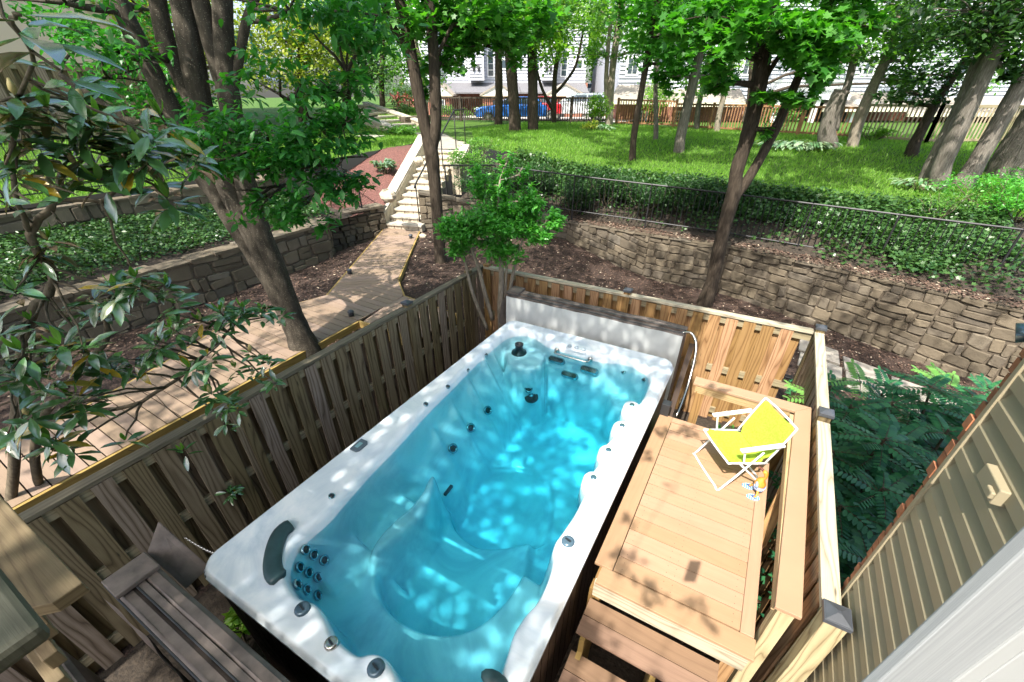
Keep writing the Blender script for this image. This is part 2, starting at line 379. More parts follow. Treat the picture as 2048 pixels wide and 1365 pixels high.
def cloud(name,blobs,size,mat,parent,tmpl=T_RH,dens=1.0,flat=.8,droop=.3,sub=7):
    """blobs: (centre, (rx,ry,rz), count). leaves gather in clumps"""
    P_=[]
    for c,r_,n in blobs:
        n=int(n*dens); k=max(3,n//(sub*4))
        q=RNG.normal(size=(k,3)); q/=np.linalg.norm(q,axis=1,keepdims=True); q*=RNG.random((k,1))**.45
        cc=np.array(c)+q*np.array(r_)
        idx=RNG.integers(0,k,n); jit=RNG.normal(size=(n,3))*np.array(r_)*.17
        P_.append(cc[idx]+jit)
    P_=np.concatenate(P_); n=len(P_)
    d=RNG.normal(size=(n,3)); d[:,2]=d[:,2]*.5-droop
    u=RNG.normal(size=(n,3))*(1-flat)*1.2; u[:,2]+=1
    sz=size*RNG.uniform(.65,1.25,n)
    return leaves(name,P_,d,u,sz,tmpl,mat,parent)
def limb(mb,a,b,r0,r1,wob=.06,seg=5,n=7):
    a=Vector(a);b=Vector(b);L=(b-a).length; pts=[];rs=[]
    for i in range(seg+1):
        t=i/seg; p=a.lerp(b,t)
        if 0<i<seg: p+=Vector((random.uniform(-1,1),random.uniform(-1,1),random.uniform(-.3,.6)))*L*wob
        pts.append(p); rs.append(r0+(r1-r0)*t)
    mb.tube(pts,rs,n)
def smoothpts(pts,rs,k=4):
    """catmull-rom refine"""
    out=[];ro=[];n=len(pts); pts=[Vector(p) for p in pts]
    for i in range(n-1):
        p0=pts[max(0,i-1)];p1=pts[i];p2=pts[i+1];p3=pts[min(n-1,i+2)]
        for j in range(k):
            t=j/k; q=.5*((2*p1)+(-p0+p2)*t+(2*p0-5*p1+4*p2-p3)*t*t+(-p0+3*p1-3*p2+p3)*t**3)
            out.append(q); ro.append(rs[i]+(rs[i+1]-rs[i])*t)
    out.append(pts[-1]); ro.append(rs[-1]); return out,ro
def tree(label,base,stems,crown,barkm,leafm,lsize=.1,tmpl=T_RH,name='tree',group=None,flare=1.5,droop=.3,dens=1.0,n=14,bn=None,cat='tree'):
    """stems: list of lists of (px,py,radius) at the tree's own depth; the first starts at the ground point base.
    crown: list of (px,py,ddepth,(rx,ry,rz),count)"""
    base=Vector(base); dp=fdepth(base)
    t=thing(name,label,cat,base,group)
    mb=MB(); tops=[]
    for si,st in enumerate(stems):
        pts=[];rs=[]
        if si==0:
            pts=[base-Vector((0,0,.15)),base+Vector((0,0,.06))]; rs=[st[0][2]*flare*1.15,st[0][2]*flare]
        for q in st:
            p=PL(q[0],q[1],dp+(q[3] if len(q)>3 else 0)); pts.append(p); rs.append(q[2])
        if len(pts)>2: pts,rs=smoothpts(pts,rs,4)
        rs=[r_*(1+random.uniform(-.05,.05)) for r_ in rs]
        mb.tube(pts,rs,n); tops+= [(p,r_) for p,r_ in zip(pts[len(pts)//3:],rs[len(pts)//3:])]
    bl=[]
    for (px,py,dd,r_,c) in crown:
        p=PL(px,py,dp+dd); bl.append((tuple(p),r_,c))
        q=min(tops,key=lambda a:(a[0]-p).length+ (0.8*max(0,a[0].z-p.z)))
        limb(mb,q[0],p,min(q[1]*.55,.05+.01*dp*.5),.012,.05,5,6)
        for _ in range(3):
            e=p+Vector((random.uniform(-1,1)*r_[0],random.uniform(-1,1)*r_[1],random.uniform(-.7,.7)*r_[2]))*.8
            limb(mb,p.lerp(q[0],.25),e,.018,.005,.06,3,5)
    mb.build('trunk',barkm,t,smooth=True)
    cloud('crown',bl,lsize,leafm,t,tmpl,dens,.75,droop)
    return t
# ================================================================== TERRAIN
def sstep(a,b,x):
    t=min(1,max(0,(x-a)/(b-a))); return t*t*(3-2*t)
def g_low(x,y):
    """lower garden: pad in the fence at 0, climbing left to the boardwalk level"""
    z=.93*sstep(-4.0,-5.0,x)
    b=.93*sstep(-1.5,-6.6,x)+.05
    t=sstep(5.6,7.2,y); z=z*(1-t)+b*t
    if x>-3.8 and x<1.1 and y<5.85: z=0
    if y>5.9 and x>-1.5: z-=.06*max(0,x)
    return z
def g_lawn(x,y):
    z=2.05+.55*sstep(12.5,21,y)
    z+=(.62-.55*sstep(12.5,21,y))*sstep(-5,-9.5,x) if x<-5 else 0
    z-=.12*max(0,x-2)*(1-sstep(14,20,y))*.5
    return z
def g_left(x,y):
    h=2.5+.8*min(1,max(0,(-11.7-x)/2.1))*(1-sstep(5.5,9,y)); return h+ .12*sstep(8,13,y)+.75*sstep(15.5,24,-x*.45+y*.8-.0)*sstep(-13.5,-17,x)
def sheet(name,x0,x1,y0,y1,st,fn,mat,mask=None,kind='structure',rough=0,parent=None):
    nx=int((x1-x0)/st)+1; ny=int((y1-y0)/st)+1
    V=[];idx={}
    for j in range(ny):
        for i in range(nx):
            x=x0+(x1-x0)*i/(nx-1); y=y0+(y1-y0)*j/(ny-1)
            V.append((x,y,fn(x,y)+(random.uniform(-rough,rough) if rough else 0)))
    Fq=[]
    for j in range(ny-1):
        for i in range(nx-1):
            cx=x0+(x1-x0)*(i+.5)/(nx-1); cyy=y0+(y1-y0)*(j+.5)/(ny-1)
            if mask and not mask(cx,cyy): continue
            a=j*nx+i; Fq.append((a,a+1,a+nx+1,a+nx))
    ob=np_mesh(name,np.array(V),np.array(Fq),4,mat,smooth=True); ob['kind']=kind; return ob
def inpoly(x,y,poly):
    c=False;j=len(poly)-1
    for i in range(len(poly)):
        xi,yi=poly[i][:2];xj,yj=poly[j][:2]
        if (yi>y)!=(yj>y) and x<(xj-xi)*(y-yi)/(yj-yi)+xi: c=not c
        j=i
    return c
WALLR=[(-7.85,9.25),(-6.3,10.3),(-4.6,11.2),(-2.3,11.0),(-.45,10.95),(1.8,10.3),(3.2,9.83),(4.3,9.55),(7.5,8.6),(12,7.3)]
def wally(x):
    for (a,b),(c,d) in zip(WALLR,WALLR[1:]):
        if a<=x<=c: return b+(d-b)*(x-a)/(c-a)
    return WALLR[0][1] if x<WALLR[0][0] else WALLR[-1][1]
EDGE=[(-9.0,13.2),(-7.4,13.5),(-5.4,13.6),(-3,13.2),(-.66,12.9),(1.7,12.5),(4.9,13.2),(7.5,12.6),(12,11)]
def edgey(x):
    for (a,b),(c,d) in zip(EDGE,EDGE[1:]):
        if a<=x<=c: return b+(d-b)*(x-a)/(c-a)
    return EDGE[0][1] if x<EDGE[0][0] else EDGE[-1][1]
sheet('ground',-8.55,12,-8,12.2,.11,g_low,M['mulch'],lambda x,y: (y<wally(x)+.2 or x>8) and not (-3.85<x<1.0 and -3<y<5.8) and y<wally(max(-7.8,x))+.2,rough=.012)
pad=sheet('yard_paving',-3.85,1.0,-3,5.8,.4,lambda x,y:.0,M['soil'])
def bank(u,v):
    x=-7.9+u*(19.9); y0=wally(x)+.2; y1=edgey(x)+.25
    if x<-7: y0=max(y0,9.6)
    zt=1.16; z1=g_lawn(x,y1)
    y=y0+(y1-y0)*v
    return (x,y,zt+(z1-zt+.02)*(0.15*v+.85*v**1.15)+random.uniform(-.02,.02))
V=[];Fq=[];NU,NV=150,24
for j in range(NV+1):
    for i in range(NU+1): V.append(bank(i/NU,j/NV))
for j in range(NV):
    for i in range(NU):
        a=j*(NU+1)+i; Fq.append((a,a+1,a+NU+2,a+NU+1))
b_=np_mesh('bank',np.array(V),np.array(Fq),4,M['soil'],smooth=True); b_['kind']='structure'
STB=(-8.3,8.73); STT=(-9.28,12.0)
def inlawn(x,y):
    if y<edgey(x) : return False
    if x<-9.2: return False
    return y<27+ (0 if x>-12 else 0)
LANDPOLY=[(-9.75,11.85),(-8.8,12.2),(-8.9,13.2),(-12.0,17.6),(-14.2,19.2),(-16.2,18.0),(-13.6,15.8),(-10.9,13.0)]
sheet('lawn',-24,14,11,27.5,.25,lambda x,y: g_lawn(x,y),M['grass'],lambda x,y: y>edgey(x) and not(x<-9.2 and y<13.3+(-9.2-x)*.9) ,rough=.01)
def inleft(x,y): return x<-11.2 and y<6.2 or (y>=6.2 and y<13.3+(-9.2-x)*.9 and x<-10.6+ (0 if y>9 else -.0) and (x<-10.9 or y>11.5))
sheet('lawn',-26,-9.0,-4,30,.25,g_left,M['grass'],lambda x,y: x<-11.25 and not(y>13.3+(-9.2-x)*.9) ,rough=.01)
# mulch slope left of the stairs
def mslope(x,y):
    # rises along the stairs and to the left
    t=((x-STB[0])*(STT[0]-STB[0])+(y-STB[1])*(STT[1]-STB[1]))/((STT[0]-STB[0])**2+(STT[1]-STB[1])**2)
    return 1.55+1.05*min(1,max(0,t))*1.0
sheet('mulch_bed',-11.3,-8.5,6.2,13.8,.1,mslope,M['redmulch'],lambda x,y: x<-8.86+ (8.5-y)*.3*(1 if y>8.5 else 0) and y>6.9+(x+9.4)*-.0 and y<13.3+(-9.2-x)*.9,rough=.012)
# ivy terrace on the left
sheet('terrace',-11.2,-8.5,-4,7.3,.2,lambda x,y:1.68+.12*(-8.5-x),M['soil'],rough=.02)
# everything farther out
mb=MB()
for (x0,x1,y0,y1,z) in [(-150,150,27.4,200,2.35),(-150,-25.9,-60,27.4,2.9),(13.9,150,8,27.4,1.9),(11.9,150,-60,8,.0),(-25.9,-8.4,-60,-3.9,1.5),(-8.4,11.9,-60,-7.9,0)]:
    mb.quad((x0,y0,z),(x1,y0,z),(x1,y1,z),(x0,y1,z))
o=mb.build('ground',M['grass']); o['kind']='structure'
# parking lot
mb=MB(); a=[PL(x,0,d) for x,d in ((700,31),(1240,31),(1500,60),(500,60))]
mb.face([(p.x,p.y,2.42) for p in a]); o=mb.build('road',M['concrete']); o['kind']='structure'
# ------------------------------------------------------------------ stone walls
def stone_wall(label,line,z0f,ztop,thick=.32,cap=True,sc=1.0,name='stone_wall',depth=.05):
    """line: plan points, the visible face is on the right-hand side when walking along it"""
    c=Vector((line[0][0],line[0][1],z0f(*line[0]))); t=thing(name,label,'wall',c)
    face=MB(); core=MB(); coping=MB()
    zt=(ztop if callable(ztop) else (lambda x,y:ztop))
    acc=0
    for (a,b) in zip(line,line[1:]):
        A=Vector((a[0],a[1],0));B=Vector((b[0],b[1],0)); d=(B-A); L=d.length; d.normalize(); nrm=Vector((d.y,-d.x,0))
        za=zt(*a); zb=zt(*b); la=z0f(*a)-.25; lb=z0f(*b)-.25
        bot=[A+Vector((0,0,la)),B+Vector((0,0,lb)),B-nrm*thick+Vector((0,0,lb)),A-nrm*thick+Vector((0,0,la))]
        top=[A+Vector((0,0,za-.03)),B+Vector((0,0,zb-.03)),B-nrm*thick+Vector((0,0,zb-.03)),A-nrm*thick+Vector((0,0,za-.03))]
        core.prismoid(bot,top)
        # random-rubble stones: jittered grid of quads with rounded outline
        H=max(za-la,zb-lb); z=0; row=0
        # vertical corner jitter shared between courses
        while z<H:
            h=random.uniform(.11,.24)*sc; 
            if z+h>H-.09*sc: h=H-z
            x=0
            wav=random.uniform(-.02,.02)
            while x<L:
                wd=random.uniform(.14,.5)*sc*(1 if random.random()<.8 else .6)
                if x+wd>L-.1: wd=L-x
                parts=[(x,x+wd,z,z+h)]
                if h>.19*sc and random.random()<.45 and wd>.2*sc:
                    k=random.uniform(.35,.65); parts=[(x,x+wd,z,z+h*k),(x,x+wd,z+h*k,z+h)]
                elif wd>.36*sc and random.random()<.35:
                    k=random.uniform(.35,.65); parts=[(x,x+wd*k,z,z+h),(x+wd*k,x+wd,z,z+h)]
                for (xa,xb,ya,yb) in parts:
                    g=.007; w_=xb-xa-2*g; hh=yb-ya-2*g
                    if w_<.03 or hh<.03: continue
                    cx=(xa+xb)/2; cz=(ya+yb)/2; ring=[]
                    nn=10; rot=random.uniform(-.13,.13); sk=[random.uniform(-.16,.16) for _ in range(4)]
                    for q in range(nn):
                        an=2*math.pi*(q+.5)/nn; ca,sa=math.cos(an),math.sin(an); e=.26
                        ux=math.copysign(abs(ca)**e,ca)*w_/2*random.uniform(.93,1.05)*(1+sk[0]*sa+sk[1]*ca); uz=math.copysign(abs(sa)**e,sa)*hh/2*random.uniform(.92,1.05)*(1+sk[2]*ca+sk[3]*sa)
                        ring.append((cx+ux*math.cos(rot)-uz*math.sin(rot),cz+ux*math.sin(rot)+uz*math.cos(rot)))
                    dd=random.uniform(.35,1.1)*depth
                    def P3(u,zz,o):
                        u=min(max(u,0),L); tt=u/L; zl=la+(lb-la)*tt; zh=(za+(zb-za)*tt)-.02
                        zw=min(zl+zz,zh); return tuple(A+d*u+nrm*o+Vector((0,0,zw)))
                    base=[P3(u,v,.001) for u,v in ring]
                    mid=[P3(cx+(u-cx)*.96,cz+(v-cz)*.96,dd*random.uniform(.6,.85)) for u,v in ring]
                    inn=[P3(cx+(u-cx)*.86,cz+(v-cz)*.86,dd*random.uniform(.85,1.1)) for u,v in ring]
                    i=len(face.v); face.v+=base+mid+inn
                    for q in range(nn):
                        r2=(q+1)%nn
                        face.f.append((i+q,i+r2,i+nn+r2,i+nn+q)); face.f.append((i+nn+q,i+nn+r2,i+2*nn+r2,i+2*nn+q)); face.uv+=[[(0,0)]*4]*2; face.m+=[0,0]
                    face.f.append(tuple(i+2*nn+q for q in range(nn))); face.uv.append([(0,0)]*nn); face.m.append(0)
                x+=wd
            z+=h; row+=1
        if cap:
            x=0
            while x<L:
                wd=random.uniform(.3,.7); 
                if x+wd>L-.15: wd=L-x
                xa=x+.008; xb=x+wd-.008; th=random.uniform(.03,.06)
                ta=za+(zb-za)*xa/L; tb=za+(zb-za)*xb/L; o1=depth+random.uniform(0,.03); o2=-thick-random.uniform(-.03,.02)
                b0=[A+d*xa+nrm*o1+Vector((0,0,ta-.028)),A+d*xb+nrm*(o1+random.uniform(-.02,.02))+Vector((0,0,tb-.028)),A+d*xb+nrm*o2+Vector((0,0,tb-.028)),A+d*xa+nrm*o2+Vector((0,0,ta-.028))]
                coping.prismoid(b0,[p+Vector((0,0,th+random.uniform(-.006,.006)))*1 for p in b0]); x+=wd
    core.build('wall_core',M['mortar'],t); face.build('stone_face',M['stone'],t)
    if cap: coping.build('coping',M['stone'],t)
    return t
stone_wall('long fieldstone retaining wall behind the back fence and ivy bank',[(12,7.3),(7.5,8.6),(4.3,9.55),(3.2,9.83),(1.8,10.3),(-.45,10.95),(-2.3,11.0),(-4.6,11.2)][::-1],lambda x,y:g_low(x,y-.5),1.18,sc=1.12,depth=.045)
stone_wall('short fieldstone wall between the stair foot and the thin twin-trunk tree',[(-7.95,9.05),(-6.3,10.3),(-4.6,11.2)],lambda x,y:g_low(x,y-.5),lambda x,y:1.2+.75*sstep(-5.2,-7.6,x),sc=1.0)
stone_wall('low fieldstone wall along the left mulch bed holding the ivy terrace',[(-8.42,-4),(-8.42,0),(-8.42,3.5),(-8.42,6.4),(-9.3,7.15)],lambda x,y:.95,1.7,sc=1.15)
stone_wall('sunlit rubble wall left of the stair foot',[(-9.3,7.15),(-8.82,8.6)],lambda x,y:.95,1.62,sc=.9,depth=.09)
stone_wall('upper mossy stone wall behind the ivy terrace',[(-11.2,-4),(-11.2,2),(-11.0,4),(-10.6,6.6),(-10.9,7.4)],lambda x,y:1.9,2.4,sc=1.2)
# ------------------------------------------------------------------ stairs up the bank
sd=Vector((STT[0]-STB[0],STT[1]-STB[1],0)).normalized(); sr=Vector((sd.y,-sd.x,0))
t=thing('stone_stairs','long flight of pale stone steps climbing from the boardwalk','stairs',(STB[0],STB[1],1.05))
mt=MB();mr=MB();N=12;rz=.13;tr=.285;hw=.52
for k in range(N):
    c=Vector((STB[0],STB[1],0))+sd*(tr*k); z=1.05+rz*(k+1)
    e=random.uniform(-.01,.01)
    a=c-sr*hw-sd*.03; b=c+sr*hw-sd*.03; d_=c+sr*hw+sd*(tr+.02); f_=c-sr*hw+sd*(tr+.02)
    loop=[(p.x,p.y,z-.045) for p in (a,b,d_,f_)]
    mt.prismoid(loop,[(p[0],p[1],z+e*.3) for p in loop])
    x=-hw
    while x<hw-.01:
        wd=min(random.uniform(.15,.32),hw-x)
        q=[c+sr*(x+.008)+sd*random.uniform(0,.012),c+sr*(x+wd-.008)+sd*random.uniform(0,.012),c+sr*(x+wd-.008)+sd*tr,c+sr*(x+.008)+sd*tr]
        mr.prismoid([(p.x,p.y,z-rz-.05) for p in q],[(p.x,p.y,z-.047) for p in q]); x+=wd
mt.build('tread',M['tread'],t); mr.build('riser',M['stonepale'],t)
# cheek walls with sloping pale coping
def cheek(name,label,off,k0,k1,wd=.3,up=.34,ztopL=None):
    t=thing(name,label,'wall',Vector((STB[0],STB[1],1.05))+sr*off)
    mc=MB();ms=MB(); a=Vector((STB[0],STB[1],0))+sd*(tr*k0)+sr*off; b=Vector((STB[0],STB[1],0))+sd*(tr*k1)+sr*off
    za=1.05+rz*(k0)+up; zb=1.05+rz*k1+up
    def lp(p,q,z1,z2): return [(p.x-sr.x*wd/2,p.y-sr.y*wd/2,z1),(p.x+sr.x*wd/2,p.y+sr.y*wd/2,z1),(q.x+sr.x*wd/2,q.y+sr.y*wd/2,z2),(q.x-sr.x*wd/2,q.y-sr.y*wd/2,z2)]
    n=16
    for i in range(n):
        p=a.lerp(b,i/n);q=a.lerp(b,(i+1)/n); z1=za+(zb-za)*i/n; z2=za+(zb-za)*(i+1)/n
        w2=wd/2+random.uniform(0,.02)
        l=[(p.x-sr.x*w2,p.y-sr.y*w2),(p.x+sr.x*w2,p.y+sr.y*w2),(q.x+sr.x*w2,q.y+sr.y*w2),(q.x-sr.x*w2,q.y-sr.y*w2)]
        ms.prismoid([(x,y,z-rz*0-.75) for (x,y),z in zip(l,(z1,z1,z2,z2))],[(x,y,z-.02) for (x,y),z in zip(l,(z1,z1,z2,z2))])
    for i in range(5):
        p=a.lerp(b,(i+.01)/5);q=a.lerp(b,(i+.99)/5); z1=za+(zb-za)*i/5; z2=za+(zb-za)*(i+1)/5; ww=wd; 
        l=[(x,y,z-.018) for x,y,z in lp(p,q,z1,z2)]; mc.prismoid(l,[(x,y,z+.055) for x,y,z in l])
    ms.build('wall_core',M['stonepale'],t); mc.build('coping',M['tread'],t); return t
cheek('stair_wall','pale stone cheek wall sloping up the left side of the long steps',-.68,-.3,12.2)
cheek('stair_wall','pale stone cheek wall beside the right upper steps',.70,8.5,12.2,.26,.10)
# landing
mb=MB(); mb.face([(x,y,2.64) for x,y in LANDPOLY]); o=mb.build('path',M['pave']); o['kind']='structure'
# upper steps
ub=W(822,264,2.66); ut=W(733,214,3.55); ud=Vector((ut.x-ub.x,ut.y-ub.y,0)); UL=ud.length; ud.normalize(); ur=Vector((ud.y,-ud.x,0))
t=thing('stone_stairs','short upper flight of stone steps left of the fork-trunk tree','stairs',ub)
mt=MB();mr=MB()
for k in range(7):
    c=Vector((ub.x,ub.y,0))+ud*(.62*k); z=2.66+.135*(k+1); q=[c-ur*.9,c+ur*.9,c+ur*.9+ud*.64,c-ur*.9+ud*.64]
    mt.prismoid([(p.x,p.y,z-.05) for p in q],[(p.x,p.y,z) for p in q])
    q=[c-ur*.86+ud*.03,c+ur*.86+ud*.03,c+ur*.86+ud*.64,c-ur*.86+ud*.64]; mr.prismoid([(p.x,p.y,2.5) for p in q],[(p.x,p.y,z-.052) for p in q])
mt.build('tread',M['tread'],t); mr.build('riser',M['stonepale'],t)
for s,lab in ((-1,'stone side wall left of the short upper steps'),(1,'stone side wall right of the short upper steps')):
    a=Vector((ub.x,ub.y,0))+ur*(s*1.06)-ud*.2; b=a+ud*4.4; t=thing('stair_wall',lab,'wall',(a.x,a.y,2.6)); mb=MB(); w_=ur*.14
    mb.prismoid([(p.x,p.y,2.4) for p in (a-w_,a+w_,b+w_,b-w_)],[(p.x,p.y,z) for p,z in ((a-w_,2.85),(a+w_,2.85),(b+w_,3.65),(b-w_,3.65))]); mb.build('wall_core',M['stonepale'],t)
    mb=MB(); w2=ur*.18; mb.prismoid([(p.x,p.y,z) for p,z in ((a-w2,2.853),(a+w2,2.853),(b+w2,3.653),(b-w2,3.653))],[(p.x,p.y,z) for p,z in ((a-w2,2.92),(a+w2,2.92),(b+w2,3.72),(b-w2,3.72))]); mb.build('coping',M['tread'],t)
p0=W(812,256,2.75);p1=W(870,250,2.75)
stone_wall('low grey planter wall beyond the flagstone landing',[(p0.x,p0.y),(p1.x,p1.y)],lambda x,y:2.62,3.15,sc=1.3)
# handrails
def handrail(label,pts,posts,r_=.022):
    t=thing('handrail',label,'railing',pts[0]); mb=MB(); mb.tube(pts,r_,8); mb.build('rail',M['iron'],t,True)
    for p,zb in posts:
        mb=MB(); mb.tube([(p[0],p[1],zb),(p[0],p[1],p[2])],.016,8); mb.build('post',M['iron'],t,True)
def onst(px,py,k): # photo pixel on plane of stair height k
    return W(px,py,1.05+rz*k)
h0=Vector((STB[0],STB[1],0))+sr*.36
def hp(k,h=.85): p=h0+sd*(tr*k); return Vector((p.x,p.y,1.05+rz*(k+1)+h))
handrail('black iron handrail on the lower right of the long steps',[hp(.8,.83)-sd*.05-Vector((0,0,.05)),hp(.8),hp(6.1)],[(hp(.9),1.2),(hp(5.9),1.85)])
handrail('grey iron handrail at the top right of the long steps',[hp(7.6,.8),hp(8),hp(12.6),hp(16)-Vector((0,0,.45))],[(hp(8.1),2.2),(hp(12.5),2.62),(hp(15.8)-Vector((0,0,.45)),2.62)])
# ------------------------------------------------------------------ boardwalk
DW=1.05
def poly_boards(mb,poly,bd,z,wd=.145,gap=.012,th=.03):
    """fill polygon with boards running along bd, each clipped to the polygon"""
    bd=Vector((bd[0],bd[1])).normalized(); nd=Vector((-bd.y,bd.x)); P2=[Vector((p[0],p[1])) for p in poly]
    lo=min(p.dot(nd) for p in P2); hi=max(p.dot(nd) for p in P2); s=lo
    while s<hi:
        c=s+wd/2; xs=[]
        def cuts(cc):
            xs=[]
            for i in range(len(P2)):
                a=P2[i];b=P2[(i+1)%len(P2)]; da=a.dot(nd)-cc; db=b.dot(nd)-cc
                if (da>0)!=(db>0): q=a.lerp(b,da/(da-db)); xs.append(q.dot(bd))
            return sorted(xs)
        A=cuts(max(lo+1e-4,s+gap/2)); B=cuts(min(hi-1e-4,s+wd-gap/2))
        if len(A)==len(B) and len(A)>=2:
            for i in range(0,len(A)-1,2):
                a0,a1,b0,b1=A[i],A[i+1],B[i],B[i+1]
                sa=max(lo+1e-4,s+gap/2); sb=min(hi-1e-4,s+wd-gap/2)
                L=[bd*a0+nd*sa,bd*a1+nd*sa,bd*b1+nd*sb,bd*b0+nd*sb]
                mb.k+=1; kv=mb.k*3+.2; ku=random.random()*30; i0=len(mb.v)
                for zz in (z-th,z):
                    for p in L: mb.v.append((p.x,p.y,zz))
                uvt=[(ku+a0,kv),(ku+a1,kv),(ku+b1,kv+wd),(ku+b0,kv+wd)]
                mb.f.append((i0+4,i0+5,i0+6,i0+7)); mb.uv.append(uvt); mb.m.append(0)
                for q in range(4):
                    r2=(q+1)%4; mb.f.append((i0+q,i0+r2,i0+4+r2,i0+4+q)); mb.uv.append([uvt[q],uvt[r2],uvt[r2],uvt[q]]); mb.m.append(0)
        s+=wd
t=thing('boardwalk','taupe composite boardwalk beside the left fence leading to the stone steps','boardwalk',(-6,2,.9))
mb=MB()
e0=W(40,1010,DW);e1=W(735,631,DW)
xe=lambda y:-5.12-(y)*.03
yA=W(660,580,DW); pin=W(795,558,DW); pfc=W(825,584,DW); pst=W(838,462,DW); psl=W(770,456,DW); pl1=W(440,650,DW); pl2=W(75,868,DW); pk=W(655,590,DW)
P1=[(xe(-1.6),-1.6),(xe(4.2),4.2),(xe(5.3)-.0,5.3),(pin.x,pin.y),(pk.x,pk.y),(-7.02,3.1),(-6.55,1.9),(-6.2,.4),(-6.15,-1.6)]
poly_boards(mb,P1,(1,-.03),DW)
P2_=[(pin.x,pin.y+.01),(pst.x,pst.y),(psl.x,psl.y),(pk.x,pk.y+.01)]
poly_boards(mb,P2_,(1.0,.75),DW)
P3_=[(xe(4.25),4.2),(-3.98,4.2),(-3.98,5.15),(xe(5.3),5.3)]
poly_boards(mb,P3_,(0.02,1),DW)
mb.build('deck_board',M['walk'],t)
mb=MB(); b=mb
def fas(a,c,zt=DW-.005,h=.19,th=.035): mb.board((a[0],a[1],zt-h/2-.002),(c[0],c[1],zt-h/2-.002),th,h)
off=.02
fas((xe(-1.6)+off,-1.6),(xe(4.2)+off,4.17)); fas((xe(4.2)+off,4.18),(-3.98,4.18)); fas((pin.x+off,pin.y),(pst.x+off,pst.y)); fas((-3.98,5.17),(xe(5.3),5.32));fas((xe(5.3),5.32),(pin.x,pin.y)); fas((pk.x,pk.y),(-7.04,3.1));fas((pk.x-.02,pk.y),(psl.x-.02,psl.y))
fas((-7.04,3.1),(-6.57,1.9));fas((-6.57,1.9),(-6.22,.4));fas((-6.22,.4),(-6.17,-1.6))
mb.build('fascia',M['fascia'],t)
for px,py,lab in ((700,548,'small black path light at the left boardwalk bend'),(703,632,'small black path light on the boardwalk near the notch'),(822,477,'small black path light by the foot of the steps')):
    p=W(px,py,DW); q=thing('path_light',lab,'light',p,'path lights on the boardwalk'); mb=MB(); mb.lathe(p,(0,0,1),[(.045,0),(.042,.05),(.03,.06)],12); mb.build('light_base',M['black'],q,True)
    mb=MB(); mb.lathe(p+Vector((0,0,.06)),(0,0,1),[(.05,0),(.055,.015),(.035,.04),(.01,.045)],12); mb.build('light_cap',M['cap'],q,True)
# rocks
def rock(p,s,lab,mat='stone'):
    mb=MB(); mb.ell((0,0,0),s[0],s[1],s[2],None,10,7)
    mb.v=[(p[0]+x*random.uniform(.8,1.15),p[1]+y*random.uniform(.8,1.15),p[2]+z*random.uniform(.75,1.1)) for x,y,z in mb.v]
    o=mb.build('rock',M[mat],loc=p); tag(o,lab,'rock'); o.rotation_euler=(0,0,random.random()*3); return o
rock(W(775,392,2.0),(.3,.2,.16),'tan boulder in the red mulch left of the long steps','stonepale')
rock(W(862,490,.9),(.14,.1,.09),'grey rock beside the boardwalk foot, right edge','stonepale')
rock(W(845,473,1.0),(.1,.08,.08),'small pale stone by the foot of the steps','stonepale')
rock(W(816,241,2.7),(.3,.25,.15),'rock beside the upper stair wall','stonepale')
rock(W(838,322,2.5),(.16,.14,.12),'round pale rock left of the cheek wall','stonepale')
mb=MB(); p=W(742,274,2.66); mb.prismoid([(p.x-.5,p.y-.35,2.6),(p.x+.5,p.y-.25,2.6),(p.x+.4,p.y+.35,2.6),(p.x-.45,p.y+.3,2.6)],[(p.x-.5,p.y-.35,2.7),(p.x+.5,p.y-.25,2.7),(p.x+.4,p.y+.35,2.7),(p.x-.45,p.y+.3,2.7)])
tag(mb.build('flagstone',M['tread'],loc=(p.x,p.y,2.6)),'flat white slab lying in the left lawn','slab')
